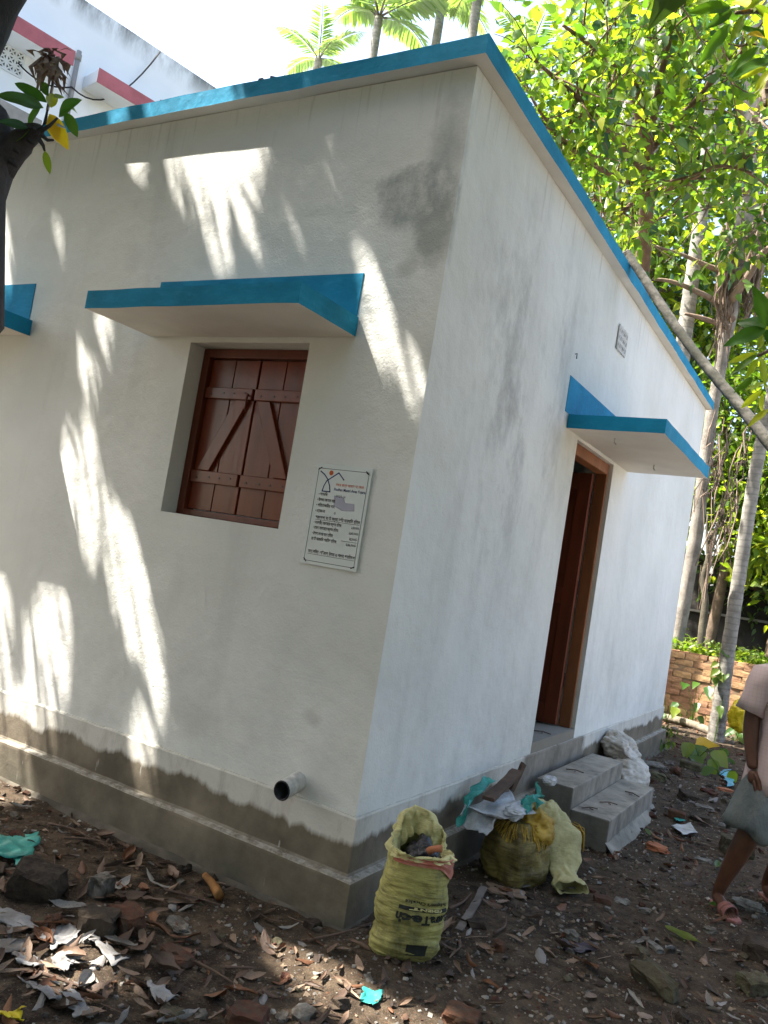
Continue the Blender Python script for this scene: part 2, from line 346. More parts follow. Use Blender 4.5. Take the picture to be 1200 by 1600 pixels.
def fine_leaf(shape_heart=False, width=.4, curl=.15, fold=.12, wave=.02, seed=0, n1=9):
    mb = MB(); n2 = 4
    for a in range(n1+1):
        u_ = a/n1
        wd = width*.5*(math.sin(math.pi*min(1, u_**.55))**.85*(1-.25*u_) if shape_heart else math.sin(math.pi*u_**.82)**.8)
        if a == 0: wd = .012
        if a == n1: wd = .002
        for b in range(n2+1):
            v = (b/n2-.5)*2; mb.v.append((u_, v*wd, abs(v)*wd*fold*2-curl*u_*u_+wave*math.sin(u_*11+seed)*v*.6+wave*.6*math.sin(u_*5+seed*2)))
    mb.f = [(a*(n2+1)+b, a*(n2+1)+b+1, (a+1)*(n2+1)+b+1, (a+1)*(n2+1)+b) for a in range(n1) for b in range(n2)]; mb.mi = [0]*len(mb.f); return mb
def fine_leaf_mesh(name, m, tint, **kw):
    mb = fine_leaf(**kw); me = bpy.data.meshes.new(name); me.from_pydata([tuple(q) for q in mb.v], [], mb.f); me.materials.append(MATS[m]); me.polygons.foreach_set('use_smooth', [True]*len(me.polygons))
    at_ = me.attributes.new('tint', 'FLOAT', 'POINT'); at_.data.foreach_set('value', np.full(len(me.vertices), tint, np.float32)); return me
def leaf_at(name, a, D, N, L, W, m, tint, parent, heart=False, curl=.12):
    D = Vector(D); L = float(L); x = D.normalized(); y = Vector(N).cross(x).normalized(); z = x.cross(y)
    me = fine_leaf_mesh(name, m, tint, shape_heart=heart, width=float(W)/L, curl=curl, seed=random.uniform(0, 9), wave=random.uniform(.01, .035))
    return put(name, me, tuple(a), sc=L, parent=parent, quat=Matrix((x, y, z)).transposed().to_quaternion())
def unit(n, rng=RNG):
    v = rng.normal(size=(n, 3)); return v/np.linalg.norm(v, axis=1)[:, None]
# ----- where the sun gets through the trees in the photograph (gaps in the crowns)
LITW = [[(262, 222), (277, 219), (290, 290), (298, 345), (282, 325), (268, 270)],
 [(293, 220), (325, 215), (364, 216), (372, 240), (392, 280), (408, 305), (413, 345), (400, 332), (384, 310), (396, 355), (392, 378), (376, 372), (366, 320), (352, 285), (355, 335), (357, 390), (345, 425), (335, 420), (318, 360), (303, 300)],
 [(366, 216), (384, 212), (384, 245), (378, 240)], [(396, 212), (413, 212), (411, 240), (402, 260), (393, 240)],
 [(398, 368), (408, 385), (428, 435), (420, 432), (402, 400)], [(444, 316), (451, 316), (454, 344), (447, 345)], [(456, 357), (461, 357), (466, 395), (460, 398)],
 [(516, 205), (525, 203), (530, 224), (521, 226)], [(507, 256), (519, 256), (525, 286), (514, 284)], [(559, 301), (569, 301), (574, 330), (563, 330)],
 [(551, 362), (562, 372), (576, 425), (600, 500), (611, 545), (611, 582), (594, 586), (578, 545), (572, 520), (567, 430)],
 [(628, 540), (648, 546), (663, 585), (665, 640), (656, 662), (642, 632), (633, 590)], [(577, 398), (585, 400), (591, 427), (582, 427)],
 [(123, 542), (133, 545), (149, 590), (155, 637), (144, 637), (132, 600)], [(153, 490), (168, 490), (172, 545), (165, 560), (156, 530)],
 [(103, 675), (113, 690), (122, 722), (132, 700), (141, 655), (151, 690), (163, 750), (152, 730), (151, 800), (150, 860), (142, 890), (128, 850), (116, 800), (112, 840), (120, 895), (114, 900), (97, 800), (91, 740)],
 [(164, 793), (175, 788), (188, 822), (193, 778), (210, 828), (225, 895), (242, 960), (252, 1030), (260, 1090), (250, 1130), (238, 1102), (225, 1040), (207, 965), (200, 992), (183, 960), (164, 880), (159, 850)],
 [(60, 915), (110, 925), (107, 1000), (105, 1060), (98, 1122), (74, 1122), (55, 1090), (38, 1020), (41, 972), (60, 1000)],
 [(0, 905), (18, 909), (19, 960), (11, 1010), (8, 1060), (0, 1082), (-60, 1080), (-60, 900)],
 [(200, 1125), (241, 1125), (247, 1180), (242, 1240), (213, 1232), (203, 1170)], [(13, 1085), (45, 1105), (52, 1155), (-40, 1150), (-40, 1085)], [(53, 1118), (97, 1118), (92, 1168), (60, 1168)],
 [(202, 228), (212, 228), (217, 270), (208, 270)], [(0, 355), (18, 375), (17, 440), (-20, 440)], [(85, 350), (98, 350), (106, 400), (97, 402)]]
def _grow(pl):
    cx = sum(q[0] for q in pl)/len(pl); cy = sum(q[1] for q in pl)/len(pl); w_ = max(q[0] for q in pl)-min(q[0] for q in pl); k_ = 1.9 if w_ < 16 else 1.35 if w_ < 40 else 1.0
    return [(cx+(a-cx)*k_, cy+(b-cy)*(1+(k_-1)*.5)) for a, b in pl]
LITW = [_grow(pl) for pl in LITW]
LITW = [[(float(q[0]), float(q[2])) for q in (on(a, b, 1, 0) for a, b in pl)] for pl in LITW]
LITR = [[(181, 160), (197, 157), (197, 190), (183, 192)], [(238, 148), (257, 146), (257, 178), (240, 180)], [(266, 145), (346, 131), (346, 160), (268, 175)], [(352, 128), (364, 126), (364, 152), (353, 155)], [(385, 125), (392, 124), (394, 148), (386, 148)]]
LITR = [[(float(q[0]), float(q[2])) for q in (on(a, b, 1, -.07) for a, b in pl)] for pl in LITR]
LITG = [[(458, 1503), (487, 1508), (532, 1533), (580, 1558), (604, 1575), (578, 1594), (530, 1578), (485, 1548)], [(-60, 1160), (45, 1180), (64, 1205), (34, 1232), (-60, 1240)], [(72, 1500), (120, 1488), (152, 1500), (142, 1542), (88, 1532)], [(612, 1585), (690, 1600), (650, 1620), (610, 1610)]]
def _big(pl, k_):
    cx = sum(q[0] for q in pl)/len(pl); cy = sum(q[1] for q in pl)/len(pl); return [(cx+(a-cx)*k_, cy+(b-cy)*k_*1.15) for a, b in pl]
LITG = [[g(a, b) for a, b in _big(pl, 1.45)] for pl in LITG]
def shades_lit(P):
    """True where a point of foliage would shade one of the sunlit patches."""
    P = np.asarray(P); k = -P[:, 1]/SUND[1]; X = P[:, 0]+.6*k; Z = P[:, 2]-k
    bad = np.zeros(len(P), bool); ok = (k > 0) & (Z > 0) & (Z < 3.8)
    for pl in LITW: bad |= ok & in_poly(X, Z, pl)
    k2 = (-.07-P[:, 1])/SUND[1]; X2 = P[:, 0]+.6*k2; Z2 = P[:, 2]-k2; ok2 = (k2 > 0) & (Z2 > 3.7)
    for pl in LITR: bad |= ok2 & in_poly(X2, Z2, pl)
    X3 = P[:, 0]+.6*P[:, 2]; Y3 = P[:, 1]+.31*P[:, 2]
    for pl in LITG: bad |= (Y3 < .1) & in_poly(X3, Y3, pl)
    k4 = (8.8-P[:, 1])/SUND[1]; X4 = P[:, 0]+.6*k4; Z4 = P[:, 2]-k4                     # the brick wall and the bank behind it
    bad |= (k4 > 0) & (Z4 > -.1) & (Z4 < 1.25) & (X4 > -.6) & (X4 < 1.5)
    return bad
def leaf_ok(C, D, N, L, W):
    D = D/np.linalg.norm(D, axis=1)[:, None]; S = np.cross(D, N); S /= np.linalg.norm(S, axis=1)[:, None]+1e-9
    L = np.asarray(L)[:, None]; W = np.asarray(W)[:, None]; bad = np.zeros(len(C), bool)
    for a, s_ in ((.05, 0), (.35, 0), (.65, 0), (1, 0), (.35, .45), (.35, -.45), (.65, .35), (.65, -.35)): bad |= shades_lit(C+D*L*a+S*W*s_)
    return ~bad
# ================================================================== SETTING
def gh(x, y): return .016*math.sin(1.9*x+.7)*math.sin(1.6*y+1.1)+.012*nz(x, y, 0, 2.3, 3)+.010*nz(x, y, 0, 7, 9)
def ground_patch():
    mb = MB(); nx, ny = 150, 260; x0, x1, y0, y1 = -3.4, 2.9, -2.9, 8.72
    for j in range(ny+1):
        for i in range(nx+1):
            x = x0+(x1-x0)*i/nx; y = y0+(y1-y0)*j/ny; e = min(1, min(i, nx-i, j, ny-j)/6)
            mb.v.append((x, y, gh(x, y)*e+.002+.008*nz(x, y, 0, 19, 4)*e))
    mb.f = [(j*(nx+1)+i, j*(nx+1)+i+1, (j+1)*(nx+1)+i+1, (j+1)*(nx+1)+i) for j in range(ny) for i in range(nx)]; mb.mi = [0]*len(mb.f)
    o = mb.build('earth_path', 'soil', smooth=True); tag(o, kind='structure')
    b = MB(); b.box(-90, 90, -90, 110, -1.0, -.06); tag(b.build('ground', 'yard_earth'), kind='structure')
ground_patch()
mat('bounce_concrete', (.54, .50, .44), .9, .85, 2, .3, 30, world=True)
t = MB(); t.box(2.96, 12.5, 2.2, 8.7, -.3, -.02); tag(t.build('bounce_yard', 'bounce_concrete'), kind='structure')  # unseen pale slab added to bounce sunlight onto the side wall
t = MB(); nx, ny = 60, 24
for j in range(ny+1):
    for i in range(nx+1):
        x = -7+17*i/nx; y = 9.02+9*j/ny; t.v.append((x, y, .90+.05*nz(x, y, 0, 1.5, 2)+.02*nz(x, y, 0, 6, 2)))
t.f = [(j*(nx+1)+i, j*(nx+1)+i+1, (j+1)*(nx+1)+i+1, (j+1)*(nx+1)+i) for j in range(ny) for i in range(nx)]; t.mi = [0]*len(t.f)
tag(t.build('earth_bank', 'soil', smooth=True), kind='structure')
t = MB(); t.box(-7, 10, 9.06, 18, -.05, .82); tag(t.build('bank_fill', 'soil'), kind='structure')
# ================================================================== HOUSE
H = thing('house', 'small white single-storey house with blue roof edge and brown door', 'house')
XL, LY, ZT, ZB = -4.6, 6.44, 3.79, .44
def wall_panel(mb, u0, u1, z0, z1, holes, fn, d0, d1, mi=0):
    """wall with rectangular holes; fn(u, d, z) -> point; outer face d0, inner face d1."""
    us = sorted({u0, u1, *[h[0] for h in holes], *[h[1] for h in holes]}); zs = sorted({z0, z1, *[h[2] for h in holes], *[h[3] for h in holes]})
    inh = lambda a, b: any(h[0] <= a < h[1] and h[2] <= b < h[3] for h in holes)
    for a, b in zip(us, us[1:]):
        for c, d in zip(zs, zs[1:]):
            if inh(a+1e-6, c+1e-6): continue
            for dd in (d0, d1): mb.add([fn(a, dd, c), fn(b, dd, c), fn(b, dd, d), fn(a, dd, d)], [(0, 1, 2, 3)])
    for h in holes:
        a, b, c, d = h
        for (p, q, r_, s_) in (((a, c), (a, d), 0, 0), ((b, c), (b, d), 0, 0), ((a, c), (b, c), 0, 0), ((a, d), (b, d), 0, 0)):
            mb.add([fn(p[0], d0, p[1]), fn(q[0], d0, q[1]), fn(q[0], d1, q[1]), fn(p[0], d1, p[1])], [(0, 1, 2, 3)])
    return mb
WIN = (-1.445, -.666, 1.607, 2.511); WIN2 = (-3.93, -3.15, 1.607, 2.511); DOOR = (2.165, 3.11, .52, 2.54)
fn_front = lambda u, d, z: (u, d, z); fn_side = lambda u, d, z: (-d, u, z)
m_ = wall_panel(MB(), XL, 0, ZB, ZT, [WIN, WIN2], fn_front, 0, .22); m_.build('front_wall', 'whitewash', H)
m_ = wall_panel(MB(), 0.0, LY, ZB, ZT, [DOOR], fn_side, 0.0, .22); m_.build('side_wall', 'whitewash', H)
m_ = MB(); m_.box(XL, -.22, LY-.22, LY, ZB, ZT); m_.build('back_wall', 'whitewash', H)
m_ = MB(); m_.box(XL-.0, XL+.22, .22, LY-.22, ZB, ZT); m_.build('end_wall', 'whitewash', H)
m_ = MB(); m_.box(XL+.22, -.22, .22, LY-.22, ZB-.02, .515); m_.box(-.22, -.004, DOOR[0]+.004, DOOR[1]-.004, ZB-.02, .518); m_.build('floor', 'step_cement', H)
m_ = MB(); m_.box(-2.6, -2.5, .22, LY-.22, .515, ZT); m_.build('inner_wall', 'inside_plaster', H)
# plinth: a shallow upper band, a ledge, a lower kerb
def ring_prof(prof, x0, y1):
    """extrude a profile [(out, z)] along the front wall and the side wall, mitred at the corner, with small unevenness"""
    mb = MB(); st = []
    for i in range(47): x = x0+(0-x0)*i/46; st.append(lambda o, x=x: (x+(o if x == 0 else 0), -o))
    for i in range(1, 66): y = y1*i/65; st.append(lambda o, y=y: (o, y))
    st.append(lambda o: (o, y1+o)); st.append(lambda o: (-.2, y1+o))
    for q, s_ in enumerate(st):
        for (o, z) in prof:
            x, y = s_(o); e = .0035*nz(x, y, z, 5, 1) if o > 0 else 0
            mb.v.append((x+e, y-e, z+.004*nz(x, y, z, 6, 5)))
    k = len(prof); mb.f = [(q*k+i, q*k+i+1, (q+1)*k+i+1, (q+1)*k+i) for q in range(len(st)-1) for i in range(k-1)]; mb.mi = [0]*len(mb.f); return mb
ring_prof([(0.0, .452), (.008, .45), (.0125, .442), (.012, .43), (.012, .215), (.02, .206), (.048, .203), (.056, .197), (.058, .185), (.060, .10), (.062, -.08)], XL, LY).build('plinth', 'plinth_cement', H)
ring_prof([(.0605, .02), (.075, .012), (.10, -.03)], XL, LY).build('plinth_footing', 'soil_cement', H, smooth=True)
# roof slab with blue edge
m_ = MB(); m_.gbox(XL-.07, .07, -.07, LY+.07, ZT+.002, 3.88, (0, 1, 2, 2, 2, 2), .10, .005); m_.build('roof_slab', ['soffit_white', 'roof_top', 'blue_paint'], H)
m_ = MB()
for i in range(90):
    x = random.uniform(-2.4, 0); m_.obox((x, -.03+random.random()*.25, 3.885+random.random()*.012), (math.cos(i), math.sin(i), 0), (-math.sin(i), math.cos(i), 0), (0, 0, 1), random.uniform(.01, .05), random.uniform(.006, .02), .006)
tag(m_.build('roof_leaf_litter', 'dry_brown', H), kind='stuff')
def sunshade(name, boxes, band):
    m_ = MB(); m_.gbox(*boxes, (0, 1, 1, 1, 1, 1), .06, .004); o = m_.build(name, ['soffit_white', 'blue_paint'], H)
    b = MB(); b.box(*band); b.build('painted_band', 'blue_paint', o, bevel=.002); return o
sunshade('window_sunshade', (-1.745, -.41, -.454, -.004, 2.54, 2.632), (-1.745, -.42, -.004, .002, 2.635, 2.848))
sunshade('window_sunshade', (-4.13, -2.795, -.454, -.004, 2.545, 2.64), (-4.13, -2.83, -.004, .002, 2.645, 2.875))
sunshade('door_sunshade', (.004, .612, 1.90, 3.53, 2.56, 2.65), (-.002, .004, 1.83, 3.45, 2.653, 2.885))
m_ = MB()
for q in ((.25, 2.15), (.3, 3.1)): m_.tube([(q[0], q[1], 2.563), (q[0], q[1], 2.535), (q[0]+.012, q[1], 2.52)], .005, 6)
m_.build('lamp_hook', 'pvc_white', H)
# window: frame, two shutters of planks, ledges and braces
def window(Wn):
    x0, x1, z0, z1 = Wn; yf = .105
    f_ = MB()
    f_.box(x0+.003, x0+.05, yf, yf+.08, z0+.003, z1-.003); f_.box(x1-.05, x1-.003, yf, yf+.08, z0+.003, z1-.003)
    f_.box(x0+.05, x1-.05, yf, yf+.08, z1-.05, z1-.003); f_.box(x0+.05, x1-.05, yf, yf+.08, z0+.003, z0+.035)
    f_.build('window_frame', 'frame_paint', H, bevel=.004)
    xm = (x0+x1)/2; zl, zh = z0+.04, z1-.055
    for sg, (a, b) in ((1, (x0+.054, xm-.004)), (-1, (xm+.004, x1-.054))):
        s_ = MB(); s_.box(a, b, yf+.045, yf+.05, zl, zh); sh = s_.build('shutter', 'shutter_paint', H)
        n = 2; wd = (b-a)/n
        for i in range(n):
            p = MB(); p.box(a+i*wd+.002, a+(i+1)*wd-.002, yf+.026, yf+.0445, zl, zh); p.build('plank', 'shutter_paint', sh, bevel=.003)
        H_ = zh-zl; zt0, zt1 = zl+H_*.735, zl+H_*.81; zb0, zb1 = zl+H_*.175, zl+H_*.255
        for c, d in ((zt0, zt1), (zb0, zb1)):
            p = MB(); p.box(a+.004, b-.004 if sg > 0 else b-.006, yf+.004, yf+.0255, c, d); p.build('ledge', 'shutter_paint', sh, bevel=.004)
        lo = (a+.035, zb1+.002) if sg > 0 else (b-.035, zb1+.002); hi = (b-.05, zt0-.002) if sg > 0 else (a+.05, zt0-.002)
        wv = .085*sg
        p = MB(); vs = [(lo[0], yy, lo[1]) for yy in (yf+.006, yf+.0255)]+[(lo[0]+wv, yy, lo[1]) for yy in (yf+.006, yf+.0255)]+[(hi[0]+wv*.3, yy, hi[1]) for yy in (yf+.006, yf+.0255)]+[(hi[0]-wv*.7, yy, hi[1]) for yy in (yf+.006, yf+.0255)]
        p.add(vs, [(0, 2, 4, 6), (1, 7, 5, 3), (0, 1, 3, 2), (2, 3, 5, 4), (4, 5, 7, 6), (6, 7, 1, 0)]); p.build('brace', 'shutter_paint', sh, bevel=.003)
        p = MB()
        for c in ((zt0+zt1)/2, (zb0+zb1)/2):
            for xx in (a+.05, a+wd-.03, a+wd+.04, b-.05):
                p.tube([(xx, yf+.004, c+.008*math.sin(xx*90)), (xx, yf+.0015, c+.008*math.sin(xx*90))], .0045, 6)
        p.build('nails', 'pvc_dark', sh)
        p = MB()
        if sg > 0: p.tube([(b-.02, yf+.0, zt0+.02), (b-.02, yf-.012, zt0+.03), (b-.02, yf-.012, zt0-.05), (b-.02, yf+.0, zt0-.06)], .006, 6)
        if p.v: p.build('handle', 'frame_paint', sh)
window(WIN); window(WIN2)
# door: frame and a leaf standing open into the room
y0, y1, z0, z1 = DOOR; fd = .030
f_ = MB(); f_.box(-fd-.09, -fd, y1-.034, y1-.004, z0+.002, z1-.003); f_.box(-fd-.09, -fd, y0+.004, y0+.05, z0+.002, z1-.003); f_.box(-fd-.09, -fd, y0+.05, y1-.034, z1-.085, z1-.003)
f_.build('door_frame', 'door_frame_wood', H, bevel=.006)
l_ = MB(); l_.box(-fd-.09-.86, -fd-.092, y1-.090, y1-.055, z0+.012, z1-.095); leaf = l_.build('door_leaf', 'door_wood', H, bevel=.003)
for (a, b) in ((0, .1), (.76, .86)):
    p = MB(); p.box(-fd-.092-b, -fd-.092-a, y1-.103, y1-.0905, z0+.012, z1-.095); p.build('stile', 'door_wood', leaf, bevel=.003)
for (c, d) in ((0, .14), (.9, 1.02), (1.78, 1.905)):
    p = MB(); p.box(-fd-.092-.76, -fd-.092-.1, y1-.102, y1-.0905, z0+.012+c, z0+.012+d); p.build('rail', 'door_wood', leaf, bevel=.003)
for sg in range(3):
    p = MB(); zz = z0+.3+sg*.7; p.tube([(-fd-.092, y1-.046, zz), (-fd-.092, y1-.046, zz+.1)], .008, 6); p.build('hinge', 'pvc_dark', leaf)
# steps
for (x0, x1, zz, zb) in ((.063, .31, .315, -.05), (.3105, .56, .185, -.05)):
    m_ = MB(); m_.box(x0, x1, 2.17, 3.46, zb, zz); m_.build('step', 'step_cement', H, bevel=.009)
m_ = MB()
for i in range(41):
    y = 2.12+1.38*i/40; r_ = .075+.04*nz(y*3, 0, 0, 1, 4)+.02*nz(y*11, 0, 0, 1, 2)
    for q in range(6):
        u_ = q/5; m_.v.append((.5605+r_*u_, y+.01*nz(y, u_, 0, 9), .055*(1-u_)**1.6*(1+.4*nz(y*6, u_, 1, 1))-.03*u_**3+.006*nz(y*14, u_*6, 0, 1)))
m_.f = [(i*6+q, i*6+q+1, (i+1)*6+q+1, (i+1)*6+q) for i in range(40) for q in range(5)]; m_.mi = [0]*len(m_.f)
m_.build('step_mortar', 'step_cement', H, smooth=True)
# vent grille
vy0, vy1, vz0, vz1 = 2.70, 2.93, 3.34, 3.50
m_ = MB(); m_.box(-.001, .004, vy0, vy1, vz0, vz1); vent = m_.build('vent_grille', 'opening_shade', H)
m_ = MB(); cy, cz = (vy0+vy1)/2, (vz0+vz1)/2
for i in range(4):
    yy = vy0+(vy1-vy0)*i/3; zz = vz0+(vz1-vz0)*i/3
    m_.box(.004, .014, yy-.008, yy+.008, vz0, vz1); m_.box(.0045, .0135, vy0, vy1, zz-.008, zz+.008)
for i in range(3):
    for j in range(3):
        c = (.009, vy0+(vy1-vy0)*(i+.5)/3, vz0+(vz1-vz0)*(j+.5)/3); m_.obox(c, (1, 0, 0), (0, .7, .7), (0, -.7, .7), .004, .055, .006); m_.obox(c, (1, 0, 0), (0, .7, -.7), (0, .7, .7), .0035, .055, .006)
m_.build('fretwork', 'grille', vent)
# drain pipe
m_ = MB(); cx, cz = -.318, .512; n = 20
prof = [(.01, .043), (-.135, .043), (-.14, .040), (-.138, .036), (.0, .035)]
for (yy, rr) in prof:
    for j in range(n): m_.v.append((cx+rr*math.cos(2*math.pi*j/n)+(yy*-.10), yy, cz+rr*math.sin(2*math.pi*j/n)+yy*.12))
m_.f = [(i*n+j, i*n+(j+1) % n, (i+1)*n+(j+1) % n, (i+1)*n+j) for i in range(len(prof)-1) for j in range(n)]; m_.mi = [0]*n+[1]*(n*3)
m_.f.append(tuple((len(prof)-1)*n+j for j in range(n))); m_.mi.append(1)
m_.build('drain_pipe', ['pvc_white', 'pvc_dark'], H, smooth=True)
m_ = MB(); m_.tube([(.0, 1.86, 3.03), (.012, 1.86, 3.035), (.014, 1.86, 3.0)], .0035, 6); m_.build('wire_stub', 'pvc_dark', H)
# ================================================================== NOTICE BOARD
mat('board_white', (.70, .74, .72), .3, .92, 3, .05, 50, world=True, spec=.5)
for nm, col in (('ink_black', (.012, .012, .015)), ('ink_blue', (.012, .025, .12)), ('ink_orange', (.60, .11, .015)), ('ink_purple', (.42, .42, .50))): mat(nm, col, .5, .9, 20, 0)
SX0, SX1, SZ0, SZ1 = -.497, -.192, 1.469, 1.936; SW, SH = SX1-SX0, SZ1-SZ0
B = thing('notice_board', 'small white notice board with Bengali lines and stick-figure house emblem, beside the brown window', 'sign', (SX0, -.004, SZ0))
m_ = MB(); m_.box(SX0, SX1, -.010, -.0045, SZ0, SZ1); m_.build('panel', 'board_white', B, bevel=.0015)
def BP(u, v, d=.0105): return (SX0+u*SW, -d, SZ1-v*SH)               # u right, v down, 0..1
def strokes(name, lines, wd, m, d=.0108):
    mb = MB()
    for ln in lines:
        for (a, b) in zip(ln, ln[1:]):
            p, q = np.array(BP(*a, d)), np.array(BP(*b, d)); t = q-p; L = np.linalg.norm(t); t /= L; nrm = np.cross(t, [0, 1, 0])
            mb.add([p-t*wd*.3-nrm*wd/2, q+t*wd*.3-nrm*wd/2, q+t*wd*.3+nrm*wd/2, p-t*wd*.3+nrm*wd/2], [(0, 1, 2, 3)])
    for k_ in range(1, len(mb.f)): 
        for r_ in range(4): v = mb.v[k_*4+r_]; mb.v[k_*4+r_] = (v[0], v[1]-.000004*k_, v[2])
    return mb.build(name, m, B)
strokes('border', [[(.05, .045), (.95, .045), (.95, .965), (.05, .965), (.05, .045)]], .0022, 'ink_black')
strokes('corner_ornament', [[(.045, .06), (.10, .035)], [(.90, .035), (.955, .065), (.91, .05)], [(.045, .945), (.09, .975)], [(.90, .972), (.955, .955)]], .005, 'ink_black', .0112)
strokes('emblem', [[(.09, .075), (.17, .105), (.24, .15), (.29, .21), (.315, .27), (.17, .27), (.19, .215), (.225, .165), (.42, .075), (.53, .14)]], .0055, 'ink_blue')
m_ = MB(); n = 20; m_.v = [BP(.285+.038*math.cos(6.283*i/n), .083+.038*SW/SH*math.sin(6.283*i/n), .0109) for i in range(n)]; m_.f = [tuple(range(n))]; m_.mi = [0]; m_.build('emblem_sun', 'ink_orange', B)
m_ = MB(); m_.v = [BP(a, b, .0106) for a, b in ((.40, .30), (.58, .31), (.62, .36), (.78, .36), (.80, .43), (.58, .44), (.42, .40))]; m_.f = [tuple(range(7))]; m_.mi = [0]; m_.build('stamp_smudge', 'ink_purple', B)
def text_mesh(body, size, width=None, bold=0.0):
    cu = bpy.data.curves.new('t', 'FONT'); cu.body = body; cu.size = size; cu.resolution_u = 2; cu.offset = bold
    o = bpy.data.objects.new('t', cu); COL.objects.link(o); dg = bpy.context.evaluated_depsgraph_get(); me = bpy.data.meshes.new_from_object(o.evaluated_get(dg))
    V = np.array([v.co[:] for v in me.vertices]) if len(me.vertices) else np.zeros((0, 3)); F = [tuple(p.vertices) for p in me.polygons]
    bpy.data.objects.remove(o); bpy.data.curves.remove(cu); bpy.data.meshes.remove(me)
    if len(V) and width: V = V*np.array([width/max(1e-6, V[:, 0].max()-V[:, 0].min()), 1, 1])
    return V, F
def board_text(body, u, v, size, width, m='ink_black', bold=.0006):
    try: V, F = text_mesh(body, size, width*SW, bold*.35)
    except Exception: return
    if not len(V): return
    x0 = V[:, 0].min(); mb = MB(); mb.add([(SX0+u*SW+q[0]-x0, -.0113, SZ1-v*SH+q[1]) for q in V], F); mb.build('lettering', m, B)
for body, u, v, s_, wd, m, bo in (
 ('সবার জন্য আবাস যোজনা', .40, .205, .017, .50, 'ink_orange', .0005), ('Pradhan Mantri Awas Yojana', .385, .252, .019, .555, 'ink_blue', .0008),
 ('• আরথিক:', .12, .315, .019, .17, 'ink_black', .0008), ('২০১৭-১৮', .44, .315, .017, .17, 'ink_black', 0),
 ('• উপভোকতার নাম:', .11, .37, .019, .33, 'ink_black', .0008), ('• পিতা/সবামীর নাম:', .11, .425, .019, .34, 'ink_black', .0008), ('• ওয়ারড নং', .11, .48, .019, .18, 'ink_black', .0008), ('৩', .45, .485, .018, .03, 'ink_black', .0006),
 ('পরকলপে মোট অনুমোদিত আরথিক হিসাব', .13, .545, .020, .80, 'ink_black', .001),
 ('• কেনদরীয় সরকারের অনুদান হিসাব:', .12, .597, .019, .50, 'ink_black', .001), ('১,৫০,০০০/-', .80, .60, .019, .14, 'ink_black', .0008),
 ('• রাজয সরকারের অনুদান হিসাব:', .12, .648, .019, .46, 'ink_black', .001), ('১,৯৩,০০০/-', .77, .655, .019, .17, 'ink_black', .0008),
 ('• উপভোকতার অংশ হিসাব:', .12, .705, .019, .38, 'ink_black', .001), ('২৫,০০০/-', .79, .71, .019, .14, 'ink_black', .0008),
 ('মোট আরথিক পরিমাণ হিসাব:', .12, .758, .019, .46, 'ink_black', .001), ('৩,৬৮,০০০/-', .75, .768, .019, .18, 'ink_black', .0008),
 ('সহযোগিতায় - পৌরসভা, উততর ২৪ পরগনা, পশচিমবঙগ', .10, .885, .020, .84, 'ink_black', .001)): board_text(body, u, v, s_, wd, m, bo)
strokes('rule_lines', [[(.13, .555), (.93, .555)], [(.66, .727), (.93, .727)], [(.10, .897), (.94, .897)]], .0014, 'ink_black', .0116)
# ================================================================== SACKS
def cloth_mat(name, c1, c2, scale=7, stain=None, rough=.6, weave=True, bstretch=(1, 1, 4), trans=0, lines=0):
    k = NT(name); p = k.pos(False)
    c = k.mix(k.ramp(k.noise(p, scale, 6, .65), .36, .66), c1, c2)
    if lines: c = k.mix(k.math('MULTIPLY', k.ramp(k.noise(p, 9, 6, .7, (1, 1, 7)), .5, .62), lines), c, stain)
    if stain: c = k.mix(k.math('MULTIPLY', k.ramp(k.noise(p, 5, 5, .7, (1, 1, .5)), .48, .66), .85), c, stain)
    k.l(c, k.b.inputs['Base Color']); k.b.inputs['Roughness'].default_value = rough; k.b.inputs['Specular IOR Level'].default_value = .35
    b = k.bump(k.noise(p, 18, 5, .6, bstretch), .55, .012); k.bump(k.noise(p, 160, 3), .2, .002, b); return k.m
cloth_mat('sack_yellow', (.25, .23, .07), (.50, .46, .15), 6, (.08, .075, .03), lines=.6)
cloth_mat('sack_inside', (.40, .36, .14), (.58, .53, .26), 6)
cloth_mat('sack_red', (.34, .07, .035), (.46, .20, .14), 9)
cloth_mat('sack_brown', (.12, .09, .025), (.30, .24, .07), 5, (.04, .03, .014), lines=.6)
cloth_mat('sack_cream', (.34, .31, .13), (.56, .52, .27), 5, (.22, .20, .08))
cloth_mat('sack_gold', (.25, .15, .015), (.46, .29, .03), 9)
cloth_mat('sack_white', (.42, .38, .32), (.66, .62, .56), 6, (.26, .20, .14))
cloth_mat('plastic_teal', (.02, .22, .19), (.05, .36, .31), 9, None, .35)
cloth_mat('plastic_white', (.36, .38, .40), (.62, .64, .66), 9, (.25, .22, .2), .35)
cloth_mat('plastic_black', (.010, .010, .012), (.02, .02, .024), 9, None, .22)
cloth_mat('plastic_blue', (.06, .28, .42), (.15, .45, .58), 9, None, .35)
cloth_mat('plastic_yellow', (.55, .40, .01), (.75, .58, .03), 9, None, .35)
cloth_mat('plastic_purple', (.03, .022, .035), (.07, .05, .075), 9, None, .3)
cloth_mat('paper_grey', (.17, .165, .16), (.31, .31, .31), 9, (.12, .10, .08), .7)
mat('print_black', (.02, .025, .02), .7, .6, 30, .2, 60); mat('clay', (.42, .16, .08), .8, .7, 12, .3, 60)
